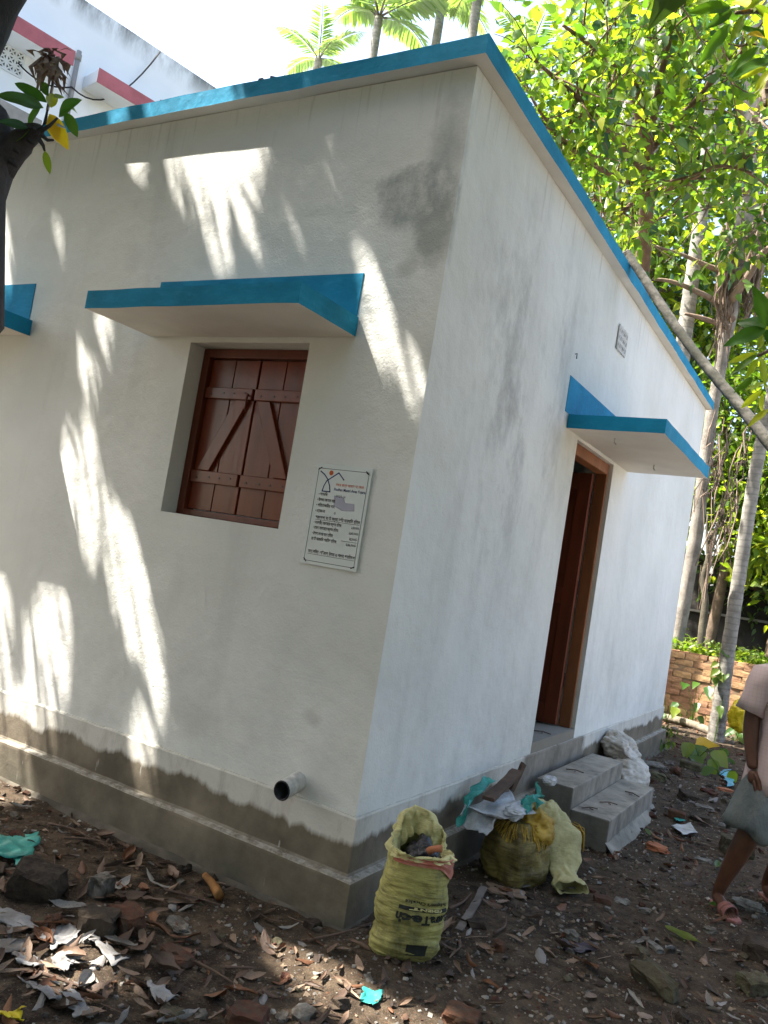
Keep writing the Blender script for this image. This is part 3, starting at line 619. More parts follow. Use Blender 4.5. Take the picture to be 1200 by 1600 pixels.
def sack1():
    cx, cy = .315, -.012; yaw = .52
    S = thing('sack', 'full yellow woven sack upright at the plinth corner, red fold at its open mouth', 'sack', (cx, cy, 0))
    HT = .50
    def surf(th, t, off=0.0, inner=False):
        back = .5-.5*math.cos(th-2.0)                                   # the rear rim stands higher
        z = t*(HT-.085+.13*max(0, math.sin(th-.3))**1.5*1.0)
        prof = (.60+.42*min(1, t/.16)**.55) if t < .16 else 1.02-.03*(t-.16)
        prof += .05*math.sin(math.pi*min(1, t*1.05))-.07*max(0, t-.78)/.22
        rx, ry = .126*prof, .108*prof
        c, s_ = math.cos(th), math.sin(th); e = .72
        x = rx*abs(c)**e*(1 if c > 0 else -1); y = ry*abs(s_)**e*(1 if s_ > 0 else -1)
        wz = z+.05*nz(x, y, z, 5, 21)+.012*math.cos(th-.6); rid = 1-2*abs(nz(x*.5, y*.5, wz*4.2, 9, 6)); rid2 = 1-2*abs(nz(x*.7, y*.7, wz*5, 19, 16)); lo = max(0, 1-t*1.25); fold = .013*nz(x*1.1, y*1.1, z*2.0, 6, 2)+.0075*rid*(.35+lo)+.0045*rid2*(.3+lo)+.010*nz(x, y, z*.5, 14, 3)*t
        k = 1+(fold+off)/math.hypot(x, y)
        x *= k; y *= k
        if t < .18 and c < -.2: x -= .03*(1-t/.18)
        lean = (z*.02, z*.03)
        return (cx+x*math.cos(yaw)-y*math.sin(yaw)+lean[0], cy+x*math.sin(yaw)+y*math.cos(yaw)+lean[1], z+.0)
    nt_, nv = 132, 96; mb = MB()
    for j in range(nv+1):
        for i in range(nt_): mb.v.append(surf(2*math.pi*i/nt_, j/nv))
    mb.f = [(j*nt_+i, j*nt_+(i+1) % nt_, (j+1)*nt_+(i+1) % nt_, (j+1)*nt_+i) for j in range(nv) for i in range(nt_)]; mb.mi = [0]*len(mb.f)
    mb.f.append(tuple(range(nt_))[::-1]); mb.mi.append(0); mb.build('bag_body', 'sack_yellow', S, smooth=True)
    # rolled rim: goes over the edge and down inside
    mb = MB(); kk = 16
    for j in range(kk+1):
        a = j/kk
        for i in range(nt_):
            th = 2*math.pi*i/nt_; w_ = .026*nz(math.cos(th)*2, math.sin(th)*2, a*2, 1.9, 4)+.010*nz(math.cos(th)*2, math.sin(th)*2, a*2, 5, 4)
            p = np.array(surf(th, 1.0)); ax = np.array([cx+.01, cy+.015, p[2]])
            rad = (ax-p); rl = np.linalg.norm(rad); rad /= rl
            fr = max(0, -math.sin(th-.3))
            q = p+rad*(-.012+.045*a+w_+.030*a*a*nz(math.cos(th)*3, math.sin(th)*3, 0, 1.3, 9))+np.array([0, 0, .016*math.sin(a*3.1)*(1.2+nz(math.cos(th)*3, math.sin(th)*3, 0, 1, 5))-.16*max(0, a-.35)**1.2-.012*(1-a)])
            mb.v.append(q)
    mb.f = [(j*nt_+i, j*nt_+(i+1) % nt_, (j+1)*nt_+(i+1) % nt_, (j+1)*nt_+i) for j in range(kk) for i in range(nt_)]; mb.mi = [0]*len(mb.f)
    mb.build('bag_rim', 'sack_inside', S, smooth=True)
    # red hem folded over the front
    mb = MB(); n1, n2 = 40, 10
    for j in range(n2+1):
        for i in range(n1+1):
            u = i/n1; th = 3.75+2.75*u; dz = .035+.05*math.exp(-((u-.78)/.16)**2); z_t = 1.0-(j/n2)*dz/.44
            mb.v.append(surf(th, min(.997, z_t+.012), .007+.004*math.sin(j*1.4)+.004*nz(u*8, j*.4, 0)))
    mb.f = [(j*(n1+1)+i, j*(n1+1)+i+1, (j+1)*(n1+1)+i+1, (j+1)*(n1+1)+i) for j in range(n2) for i in range(n1)]; mb.mi = [0]*len(mb.f)
    mb.build('red_hem', 'sack_red', S, smooth=True)
    # print, upside down on the side of the bag
    def wrap(body, size, t0, width, th0=4.92, bold=.002, flat=False, mm='print_black'):
        V, F = text_mesh(body, size, width, bold) if body else (np.array([[0, 0, 0], [width, 0, 0], [width, size, 0], [0, size, 0]]), [(0, 1, 2, 3)])
        mb = MB(); Wt = V[:, 0].max()
        if not body:
            n_ = 14; V = np.array([[width*i/n_, size*j, 0] for j in (0, .5, 1) for i in range(n_+1)]); F = [(j*(n_+1)+i, j*(n_+1)+i+1, (j+1)*(n_+1)+i+1, (j+1)*(n_+1)+i) for j in range(2) for i in range(n_)]
        for q in V:
            th = th0+(Wt/2-q[0])/.115; mb.v.append(surf(th, t0-q[1]/.44, .0022 if mm == 'print_black' else .0035))
        mb.f = F; mb.mi = [0]*len(F); mb.build('print', mm, S)
    wrap('UltraTech', .050, .50, .17, 5.12, .0022); wrap('', .015, .565, .16, 5.10); wrap('CEMENT', .013, .562, .10, 5.10, .0006, mm='sack_inside')
    wrap("The Engineer's Choice", .018, .615, .14, 5.15, .0005); wrap('', .045, .235, .055, 4.95)
sack1()
def blob(name, label, cat, c, rad, m, parent=None, seed=0.0, e=.8, amp=.16, nu=84, nv=52, taper=0.0, yaw=0.0, lean=(0, 0), group=None, wr=.02):
    mb = MB(); c = np.array(c, float)
    for j in range(nv+1):
        ph = -math.pi/2+math.pi*j/nv
        for i in range(nu):
            th = 2*math.pi*i/nu; sg = lambda v: abs(v)**e*(1 if v >= 0 else -1)
            d = np.array([sg(math.cos(ph))*sg(math.cos(th)), sg(math.cos(ph))*sg(math.sin(th)), sg(math.sin(ph))])
            k = 1+amp*nz(*d, 1.4, seed)+amp*.5*nz(*d, 3.4, seed+5)+wr*(1-2*abs(nz(d[0]*.8, d[1]*.8, d[2]*2.6+.3*nz(*d, 2, seed), 2.6, seed+9)))+wr*.6*(1-2*abs(nz(d[0], d[1], d[2]*2, 6.1, seed+4)))
            d = d*k*np.array(rad); s_ = 1-taper*(d[2]/rad[2])*.5; x, y = d[0]*s_+lean[0]*d[2], d[1]*s_+lean[1]*d[2]
            mb.v.append((c[0]+x*math.cos(yaw)-y*math.sin(yaw), c[1]+x*math.sin(yaw)+y*math.cos(yaw), max(c[2]+d[2], .0)))
    mb.f = [(j*nu+i, j*nu+(i+1) % nu, (j+1)*nu+(i+1) % nu, (j+1)*nu+i) for j in range(nv) for i in range(nu)]; mb.mi = [0]*len(mb.f)
    o = mb.build(name, m, parent, smooth=True)
    if cat: tag(o, label, cat, group)
    return o
def sheet(name, label, cat, poly, m, parent=None, z=.02, amp=.03, n=22, seed=0.0, hfun=None, smooth=True, thick=.0015):
    """a crumpled sheet: poly = 4 ground corners (x,y) or (x,y,z)."""
    P = [np.array(q if len(q) == 3 else (q[0], q[1], z), float) for q in poly]; mb = MB()
    for j in range(n+1):
        for i in range(n+1):
            u, v = i/n, j/n; q = P[0]*(1-u)*(1-v)+P[1]*u*(1-v)+P[2]*u*v+P[3]*(1-u)*v
            L = np.linalg.norm(P[1]-P[0])+np.linalg.norm(P[3]-P[0]); s_ = 2.6/L
            a = nz(q[0], q[1], q[2], s_*1.1, seed); w1 = nz(q[0], q[1], q[2], s_*.9, seed+2); b = math.sqrt(.02+nz(q[0]+.1*w1, q[1]*.5, q[2], s_*2.2, seed+3)**2); c_ = nz(q[0]*1.6+.3*a, q[1]*.6, q[2], s_*4, seed+7)
            ed = .9*amp*(1-min(1, 6*min(u, v, 1-u, 1-v))); q = q+np.array([.5*amp*nz(q[0], q[1], 0, s_*1.5, seed+1)+ed*nz(q[0], q[1], 0, s_*3, seed+11), .5*amp*nz(q[0], q[1], 0, s_*1.5, seed+2)+ed*nz(q[0], q[1], 0, s_*3, seed+12), amp*(a*.8+1.0*b+.22*c_)])
            if len(poly[0]) == 2: q[2] = max(q[2], .006+gh(q[0], q[1]))
            mb.v.append(q)
    mb.f = [(j*(n+1)+i, j*(n+1)+i+1, (j+1)*(n+1)+i+1, (j+1)*(n+1)+i) for j in range(n) for i in range(n)]; mb.mi = [0]*len(mb.f)
    o = mb.build(name, m, parent, smooth=smooth); so = o.modifiers.new('thickness', 'SOLIDIFY'); so.thickness = thick
    if cat: tag(o, label, cat)
    return o
# brown sack slumped against the ledge, with its gold frayed mouth
S2 = thing('sack', 'bulging brown sack with frayed gold mouth, slumped between the plinth and the steps', 'sack', (.33, 1.16, 0))
blob('bag_body', None, None, (.325, 1.20, .15), (.155, .19, .175), 'sack_brown', S2, 3.1, .8, .15, taper=.18, wr=.045)
m_ = MB()
for i in range(150):
    a = random.uniform(-2.7, .5); r0 = random.uniform(.75, 1.0); p = np.array([.325+.125*math.cos(a)*r0, 1.19+.15*math.sin(a)*r0, .29+random.uniform(-.015, .03)])
    q = p+np.array([.03*math.cos(a), .03*math.sin(a), -random.uniform(.02, .055)]); rr = q+np.array([.012*math.cos(a)+random.uniform(-.01, .01), random.uniform(-.012, .012), -random.uniform(.005, .06 if i % 9 else .14)])
    m_.tube([p, q, rr], random.uniform(.0012, .004), 4)
m_.build('frayed_mouth', 'sack_gold', S2)
blob('gold_lining', None, None, (.395, 1.25, .27), (.085, .13, .085), 'sack_gold', S2, 8.2, .9, .3, wr=.05)
S3 = thing('sack', 'pale cream sack leaning on the lower step, its empty end trailing on the earth', 'sack', (.43, 1.62, 0))
blob('bag_body', None, None, (.355, 1.55, .17), (.12, .16, .165), 'sack_cream', S3, 6.4, .85, .24, taper=.1, lean=(-.12, .1), wr=.055)
def sleeve():
    mb = MB(); nn, kk = 40, 26; path = spline([(.37, 1.54, .24), (.455, 1.47, .22), (.52, 1.38, .12), (.565, 1.30, .07), (.63, 1.20, .05)], kk)
    for i in range(kk):
        t_ = i/(kk-1); tg = np.array(path[min(i+1, kk-1)])-np.array(path[max(i-1, 0)]); tg /= np.linalg.norm(tg); sd = np.cross(tg, [0, 0, 1]); sd /= np.linalg.norm(sd); up = np.cross(sd, tg)
        wv = .10-.03*t_+.018*math.sin(t_*7); th_ = .05-.038*math.sin(min(1.57, t_*2.1))+.010*t_*t_+.012*math.sin(t_*9)*t_
        for q in range(nn):
            a = 2*math.pi*q/nn; d = sd*math.cos(a)*wv+up*math.sin(a)*th_; f = .022*nz(*(d*9+tg*t_*3), 1.6, 5)+.012*(1-2*abs(nz(math.cos(a)*2+t_*3, math.sin(a)*1.2, t_*6, 1.1, 8)))
            v = np.array(path[i])+d*(1+f/.06*.75)+up*.022*nz(math.cos(a)*2.2, t_*5, 0, 1.3, 6)*t_+sd*.03*nz(t_*6, 0, 0, 1, 3)+(tg*.03*nz(math.cos(a)*2, math.sin(a)*2, 0, 1, 3) if i == kk-1 else 0); v[2] = max(v[2], .012+.012*abs(nz(v[0], v[1], 0, 30, 2))); mb.v.append(v)
    mb.f = [(i*nn+q, i*nn+(q+1) % nn, (i+1)*nn+(q+1) % nn, (i+1)*nn+q) for i in range(kk-1) for q in range(nn)]; mb.mi = [0]*len(mb.f)
    o = mb.build('trailing_end', 'sack_cream', S3, smooth=True); so = o.modifiers.new('thickness', 'SOLIDIFY'); so.thickness = .003
sleeve()
m_ = MB()
for i in range(60):
    p = np.array([.45+random.uniform(-.02, .05), 1.66+random.uniform(-.06, .08), .20+random.uniform(-.03, .03)]); q = p+[.03+random.random()*.02, -.01, -random.uniform(.04, .13)]
    m_.tube([p, (p+q)/2+[.012, 0, .02], q], random.uniform(.0015, .006), 4)
m_.build('gold_fringe', 'sack_gold', S3)
# teal and white plastic sheet on the brown sack, an old board lying on it
T_ = thing('plastic_sheet', 'crumpled white plastic sheet with teal edges lying over the brown sack', 'plastic sheet', (.24, 1.05, .32))
sheet('white_middle', None, None, [(.10, .92, .335), (.27, .90, .315), (.40, 1.16, .36), (.17, 1.38, .37)], 'plastic_white', T_, amp=.05, seed=2.1, n=34)
sheet('white_flap', None, None, [(.09, .90, .262), (.285, .885, .255), (.275, .97, .345), (.10, .96, .35)], 'plastic_white', T_, amp=.03, seed=6.6, n=24)
sheet('teal_edge', None, None, [(.075, .88, .27), (.13, .90, .34), (.15, 1.22, .46), (.085, 1.16, .45)], 'plastic_teal', T_, amp=.045, seed=3.3, n=24)
sheet('teal_fold', None, None, [(.30, 1.22, .37), (.36, 1.12, .35), (.43, 1.22, .37), (.32, 1.42, .42)], 'plastic_teal', T_, amp=.06, seed=5.9, n=22)
blob('white_fold', None, None, (.31, 1.10, .36), (.05, .06, .032), 'plastic_white', T_, 9.4, .9, .35, wr=.06)
def plank(name, label, cat, a, b, wd, th, m, up=(0, 0, 1)):
    a, b = np.array(a, float), np.array(b, float); t = (b-a); L = np.linalg.norm(t); t /= L; s_ = np.cross(t, up); s_ /= np.linalg.norm(s_); n_ = np.cross(s_, t)
    mb = MB(); k = 9
    for i in range(k+1):
        q = a+t*L*i/k; ww = wd*(1+.12*nz(i*.7, L, 0, 1, 2)); e = .006*nz(i, 2, L, .8, 4)
        for (p_, r_) in ((-1, -1), (1, -1), (1, 1), (-1, 1)): mb.v.append(q+s_*(p_*ww/2+e)+n_*r_*th/2)
    mb.f = [(i*4+j, i*4+(j+1) % 4, (i+1)*4+(j+1) % 4, (i+1)*4+j) for i in range(k) for j in range(4)]+[(3, 2, 1, 0), (k*4, k*4+1, k*4+2, k*4+3)]; mb.mi = [0]*len(mb.f)
    o = mb.build(name, m, bevel=.002); tag(o, label, cat); return o
mat('old_wood', (.13, .085, .06), .85, .5, 9, .5, 50, stretch=(1, 1, 1)); mat('grey_wood', (.20, .17, .145), .85, .5, 9, .5, 50)
plank('wooden_board', 'short dark brown board lying on the white plastic sheet', 'board', (.20, .99, .415), (.16, 1.50, .475), .065, .02, 'old_wood')
plank('wooden_board', 'dark splintered board propped upright on the step edge behind the plastic sheet', 'board', (.14, 1.50, .36), (.17, 1.56, .515), .06, .018, 'old_wood', (1, 0, 0))
plank('wooden_stick', 'long flat grey stick lying on the earth beside the yellow sack', 'stick', (.405, .33, .02), (.30, .86, .03), .034, .016, 'grey_wood')
blob('packet', 'small white and blue packet lying between the cream sack and the upper step', 'packet', (.22, 1.95, .37), (.035, .06, .025), 'plastic_white', None, 4.4, .7, .2)
blob('plastic_bundle', 'black plastic stuffed in the mouth of the upright yellow sack', 'plastic', (.325, .01, .375), (.068, .06, .075), 'plastic_black', None, 2.4, .9, .35, wr=.05)
m_ = MB(); q = np.array([.36, -.02, .42]); m_.tube([q, q+[.022, -.002, .02], q+[.042, .0, .028], q+[.055, .01, .03]], [.019, .014, .014, .016], 10, wob=.12)
tag(m_.build('clay_neck', 'clay', smooth=True), 'broken reddish clay pot neck poking from the mouth of the yellow sack', 'clay shard')
# white sacks beyond the steps
p = on(985, 1200, 1, 3.80); q = on(962, 1166, 1, 3.95)
blob('sack', 'dirty white sack lying on the ground beyond the lower step', 'sack', (p[0]-.03, 3.83, .13), (.17, .27, .15), 'sack_white', None, 1.9, .85, .2, wr=.06, yaw=.2)
blob('sack', 'crumpled white sack end thrown over the lower white sack, against the plinth', 'sack', (q[0]+.02, 4.03, .31), (.14, .22, .11), 'sack_white', None, 7.2, .85, .26, wr=.09, lean=(-.3, 0), yaw=.3)
# ================================================================== PERSON
mat('skin', (.14, .06, .033), .48, .55, 9, .3, 70, .003, spec=.4); mat('hair', (.012, .01, .01), .6, .7, 60, .4, 160)
def shirt_mat():
    k = NT('shirt'); p = k.pos(False); sp = k.n('SeparateXYZ'); k.l(p, sp.inputs[0])
    c = k.mix(k.ramp(k.noise(p, 3, 4), .3, .7), (.46, .36, .35), (.56, .46, .44))
    for ax in (0, 2):
        s_ = k.math('SINE', k.math('MULTIPLY', sp.outputs[ax], 310)); c = k.mix(k.math('MULTIPLY', k.ramp(s_, .55, .9), .16), c, (.40, .24, .27))
    k.l(c, k.b.inputs['Base Color']); k.b.inputs['Roughness'].default_value = .8
    k.bump(k.noise(p, 11, 4, .5, (1, 1, .5)), .4, .02); return k.m
shirt_mat(); cloth_mat('lungi', (.085, .10, .10), (.17, .195, .19), 5, (.05, .065, .075), .75, bstretch=(3, 3, .6)); mat('sandal_pink', (.36, .15, .13), .55, .7, 20, .2, 60)
PB = np.array([1.485, 1.955]); RH = np.array([.865, .502]); FH = np.array([-.502, .865])
def pw(x, y, z): q = PB+RH*x+FH*y; return (q[0], q[1], z)
P = thing('person', 'person in pale pink short-sleeved shirt and folded grey lungi stepping in at the right edge', 'person', (PB[0], PB[1], 0))
def skin_mesh(name, chains, m, parent, sub=2):
    me = bpy.data.meshes.new(name); vs = []; es = []; rs = []; roots = []
    for pts, link in chains:
        base = len(vs)
        for i, (c, r) in enumerate(pts):
            vs.append(np.array(pw(*c))-LOC[parent]); rs.append(r)
            if i: es.append((base+i-1, base+i))
        if link is None: roots.append(base)
        else: es.append((link, base))
    me.from_pydata([tuple(v) for v in vs], es, []); me.materials.append(MATS[m])
    o = bpy.data.objects.new(name, me); COL.objects.link(o); o.parent = parent; LOC[o] = LOC[parent]
    sk = o.modifiers.new('skin', 'SKIN'); sk.use_smooth_shade = True
    for i, r in enumerate(rs): me.skin_vertices[0].data[i].radius = (r, r) if isinstance(r, (int, float)) else r; me.skin_vertices[0].data[i].use_root = i in roots
    ss = o.modifiers.new('sub', 'SUBSURF'); ss.levels = sub; ss.render_levels = sub
    return o
ch = [([((0, 0, .82), .12), ((0, 0, .95), .112), ((0, .01, 1.10), .125), ((0, .015, 1.22), .125), ((0, .015, 1.31), .075), ((0, 0, 1.37), .05), ((0, -.02, 1.425), .075), ((0, -.022, 1.49), .098), ((0, -.008, 1.555), .098), ((0, .0, 1.61), .06)], None),   # 0..9
      ([((-.10, .015, 1.30), .055), ((-.165, .015, 1.285), .05), ((-.19, .02, 1.18), .050), ((-.205, .03, 1.03), .045), ((-.21, .01, .93), .044), ((-.205, -.03, .80), .030), ((-.20, -.05, .755), .030)], 3),       # 10..16
      ([((.10, .015, 1.30), .055), ((.165, .015, 1.285), .05), ((.19, .02, 1.18), .043), ((.205, .03, 1.03), .037), ((.21, .0, .93), .036), ((.205, -.05, .80), .024), ((.20, -.07, .755), .026)], 3),
      ([((-.085, 0, .78), .088), ((-.13, -.03, .62), .075), ((-.17, -.06, .45), .062), ((-.20, -.035, .34), .062), ((-.235, .0, .20), .045), ((-.255, .03, .09), .034), ((-.26, .035, .045), .034), ((-.265, -.05, .035), .034), ((-.27, -.12, .026), .030)], 0),
      ([((.085, .02, .78), .088), ((.10, .02, .62), .075), ((.105, .05, .44), .055), ((.11, .13, .33), .054), ((.115, .21, .20), .039), ((.12, .27, .10), .034), ((.12, .275, .06), .034), ((.125, .20, .03), .034), ((.13, .13, .024), .030)], 0)]
for sg in (-1, 1):     # hands: palm, four fingers and a thumb
    x0, y0 = .20*sg, (-.05 if sg < 0 else -.07)
    ch.append(([((x0, y0, .76), .026), ((x0, y0-.008, .72), (.03)), ((x0, y0-.012, .685), .024)], None))
    for i, (dy, L) in enumerate(((-.033, .060), (-.012, .068), (.010, .062), (.030, .050))):
        ch.append(([((x0, y0+dy*.6, .715), .011), ((x0, y0-.012+dy, .683), .0105), ((x0-.006*sg, y0-.014+dy*1.08, .683-L*.5), .0092), ((x0-.018*sg, y0-.013+dy*1.08, .683-L*.85), .0082), ((x0-.028*sg, y0-.011+dy*1.05, .683-L*1.1), .007)], None))
    ch.append(([((x0, y0-.02, .745), .013), ((x0-.012*sg, y0-.048, .715), .0125), ((x0-.02*sg, y0-.058, .68), .011), ((x0-.024*sg, y0-.058, .655), .009)], None))
for sg, ox, oy in ((-1, -.27, -.12), (1, .13, .13)):   # toes
    for i in range(5):
        dx = (i-2)*.0155*(1 if sg > 0 else -1); Lt = (.055, .05, .045, .038, .03)[i if sg < 0 else i]; r_ = (.013, .0095, .009, .0085, .008)[i]
        ch.append(([((ox-dx*.6, oy+.02, .03), .016), ((ox-dx, oy-.02, .026), r_*1.15), ((ox-dx*1.1, oy-.02-Lt*.6, .018), r_), ((ox-dx*1.1, oy-.02-Lt, .014), r_*.85)], None))
skin_mesh('body', ch, 'skin', P)
# head detail: nose, ears, eyes, mouth, hair
m_ = MB()
def small(c, r, n=10, sc=(1, 1, 1), mb=m_):
    b = len(mb.v); k = n//2
    for j in range(k+1):
        for i in range(n):
            ph = -math.pi/2+math.pi*j/k; th = 2*math.pi*i/n
            mb.v.append(pw(c[0]+r*sc[0]*math.cos(ph)*math.cos(th), c[1]+r*sc[1]*math.cos(ph)*math.sin(th), c[2]+r*sc[2]*math.sin(ph)))
    mb.f += [(b+j*n+i, b+j*n+(i+1) % n, b+(j+1)*n+(i+1) % n, b+(j+1)*n+i) for j in range(k) for i in range(n)]; mb.mi += [0]*(n*k)
small((0, -.112, 1.472), .014, sc=(.9, 1, 1.6)); small((-.088, -.005, 1.48), .018, sc=(.45, .8, 1.5)); small((.088, -.005, 1.48), .018, sc=(.45, .8, 1.5)); small((0, -.092, 1.432), .012, sc=(1.9, .8, .45))
m_.build('nose_and_ears', 'skin', P, smooth=True)
m_ = MB(); small((-.032, -.098, 1.50), .0095, mb=m_, sc=(1.3, .8, .6)); small((.032, -.098, 1.50), .0095, mb=m_, sc=(1.3, .8, .6)); m_.build('eyes', 'hair', P, smooth=True)
m_ = MB(); small((0, .012, 1.555), .092, 18, (.93, 1.02, .80), m_); m_.build('hair', 'hair', P, smooth=True)
def loft(rings, name, m, closed=True, sub=True, thick=.004):
    mb = MB(); n = len(rings[0])
    for rg in rings: mb.v += [tuple(q) for q in rg]
    mb.f = [(j*n+i, j*n+(i+1) % n, (j+1)*n+(i+1) % n, (j+1)*n+i) for j in range(len(rings)-1) for i in range(n if closed else n-1)]; mb.mi = [0]*len(mb.f)
    o = mb.build(name, m, P, smooth=True); so = o.modifiers.new('thickness', 'SOLIDIFY'); so.thickness = thick; so.offset = 1; return o
n = 56; rings = []
for z, a, b, cy in ((.655, .212, .172, -.008), (.72, .202, .162, -.004), (.82, .186, .148, 0), (.95, .162, .125, .005), (1.08, .165, .128, .01), (1.18, .172, .13, .012), (1.25, .17, .12, .015), (1.30, .145, .098, .015), (1.335, .105, .075, .015), (1.355, .070, .060, .01)):
    rg = []
    for i in range(n):
        th = 2*math.pi*i/n; fo = (.012*math.sin(th*5+z*9)+.014*nz(math.cos(th)*2, math.sin(th)*2, z*2.2, 1.5, 2))*min(1, (1.36-z)/.3)
        rg.append(pw((a+fo)*math.cos(th), (b+fo)*math.sin(th)+cy, z+.012*math.sin(th*3)*(z < .7)))
    rings.append(rg)
loft(rings, 'shirt', 'shirt')
for sg in (-1, 1):
    rings = []; pts = [(.10, .015, 1.30), (.165, .016, 1.275), (.195, .02, 1.19), (.212, .025, 1.10), (.222, .028, 1.045)]; rr = (.062, .075, .074, .076, .08)
    for (x, y, z), r_ in zip(pts, rr):
        rg = []
        for i in range(28):
            th = 2*math.pi*i/28; e = .006*math.sin(th*4+z*30)
            rg.append(pw(sg*(x+(r_*.78+e)*math.cos(th)), y+(r_+e)*math.sin(th), z+(r_*.35*math.cos(th) if z > 1.25 else .25*r_*math.cos(th))))
        rings.append(rg)
    loft(rings, 'sleeve', 'shirt')
rings = []
for k_ in range(5):
    t_ = k_/4; z = .86-.20*t_; rings.append([pw((.165+.01*t_)*math.cos(2*math.pi*i/48), (.13+.012*t_)*math.sin(2*math.pi*i/48), z) for i in range(48)])
loft(rings, 'waist_cloth', 'lungi')
for sg, path in ((-1, [(-.085, 0, .76), (-.11, -.02, .66), (-.14, -.045, .56), (-.165, -.06, .48), (-.175, -.055, .44)]), (1, [(.085, .01, .76), (.10, .02, .66), (.105, .035, .56), (.11, .05, .46), (.112, .055, .40)])):
    rings = []; pp = spline(path, 14)
    for k_ in range(14):
        t_ = k_/13; rg = []; rr = .10+.045*math.sin(min(1, t_*1.25)*1.7)-.022*max(0, t_-.8)/.2
        for i in range(56):
            th = 2*math.pi*i/56; f = .016*(1-2*abs(nz(math.cos(th)*2.2+t_*.6, math.sin(th)*2.2, t_*1.4, 1.3, 3+sg)))*t_+.010*math.sin(th*6+3*t_+sg)*t_
            rg.append(pw(pp[k_][0]+(rr+f)*math.cos(th), pp[k_][1]+(rr*.95+f)*math.sin(th), pp[k_][2]+(.025*math.sin(th*2+1)+.015*math.sin(th*5))*t_))
        rings.append(rg)
    loft(rings, 'cloth_leg', 'lungi')
for ox, oy in ((-.262, -.03), (.122, .215)):
    mb = MB(); out = [(.032, .085), (.042, .02), (.040, -.06), (.048, -.12), (.040, -.165), (.0, -.185), (-.042, -.16), (-.050, -.11), (-.040, -.04), (-.040, .03), (-.03, .085), (0, .098)]
    for z in (.0, .018): mb.v += [pw(ox+a, oy+b, z+gh(PB[0]+ox, PB[1]+oy)*.5+.004) for a, b in out]
    k = len(out); mb.f = [(i, (i+1) % k, k+(i+1) % k, k+i) for i in range(k)]+[tuple(range(k))[::-1], tuple(range(k, 2*k))]; mb.mi = [0]*len(mb.f)
    mb.build('sandal_sole', 'sandal_pink', P, bevel=.004)
    for c in (-.075, -.10):
        rg0 = []; mb = MB(); w_ = .022
        for j in range(2):
            for i in range(13):
                a = math.pi*i/12; mb.v.append(pw(ox+.048*math.cos(a), oy+c+(w_ if j else -w_)*.9+(.018 if c < -.08 else -.0)*math.cos(a), .012+.058*math.sin(a)**.7))
        mb.f = [(i, i+1, 14+i, 13+i) for i in range(12)]; mb.mi = [0]*12
        o = mb.build('sandal_strap', 'sandal_pink', P, smooth=True); so = o.modifiers.new('thickness', 'SOLIDIFY'); so.thickness = .005; so.offset = 1
m_ = MB(); m_.tube([pw(-.20-.0105*math.cos(a)-.003, -.05-.014+.010+.0105*math.sin(a), .66) for a in np.linspace(0, 6.283, 14)], .0022, 5); m_.build('ring', 'plastic_white', P)
# ================================================================== BRICK WALL AND WHAT STANDS BEHIND
mat('brick_old', (.46, .27, .15), .95, .55, 11, .6, 45, .008, rnd=.22, hue=.015, contrast=(.35, .7)); mat('mortar', (.30, .21, .13), .95, .6, 14, .5, 60, world=True)
mat('brick_red', (.22, .085, .05), .95, .5, 14, .6, 50, .006, rnd=.35, hue=.02); mat('stone_grey', (.26, .25, .235), .95, .6, 12, .5, 50, .006, rnd=.35, hue=.01); mat('stone_moss', (.13, .12, .08), .95, .5, 9, .5, 50, .006, rnd=.3); mat('block_dark', (.055, .045, .04), .95, .5, 12, .5, 50, rnd=.3)
mat('pebble', (.20, .18, .16), .9, .55, 60, 0, rnd=0, world=True, contrast=(.3, .7)); mat('wall_black', (.05, .046, .042), .95, .45, 2.2, .5, 14, .02, world=True)
mat('far_red', (.36, .10, .075), .9, .8, 2, 0, world=True); mat('far_white', (.70, .74, .76), .9, .88, 1.2, .2, 14, world=True, contrast=(.4, .75)); mat('far_pink', (.48, .15, .17), .85, .75, 4, .2, 30, world=True)
def dirty(name, col, dark=.5, rnd=.25, hue=.015):
    k = NT(name); p = k.pos(False); wp = k.pos(); c = k.mix(k.ramp(k.noise(p, 16, 6, .7), .35, .65), tuple(x*dark for x in col), col)
    oi = k.n('ObjectInfo'); hs = k.n('HueSaturation'); k.l(k.ramp(oi.outputs['Random'], 0, 1, .5-hue, .5+hue), hs.inputs['Hue']); k.l(k.ramp(oi.outputs['Random'], 0, 1, 1-rnd, 1+rnd), hs.inputs['Value']); k.l(c, hs.inputs['Color'])
    c = k.mix(k.math('MULTIPLY', k.ramp(k.noise(wp, 22, 6, .7), .42, .6), .8), hs.outputs[0], (.075, .056, .04))
    k.l(c, k.b.inputs['Base Color']); k.b.inputs['Roughness'].default_value = .95; k.b.inputs['Specular IOR Level'].default_value = .2
    b = k.bump(k.noise(wp, 45, 6, .7), .8, .012); k.bump(k.noise(wp, 170, 4, .7), .5, .003, b)
for nm_, c_, d_ in (('brick_red', (.13, .055, .036), .5), ('stone_grey', (.24, .23, .205), .55), ('stone_moss', (.13, .12, .075), .5), ('block_dark', (.065, .05, .04), .45)): 
    bpy.data.materials.remove(MATS[nm_]); dirty(nm_, c_, d_)
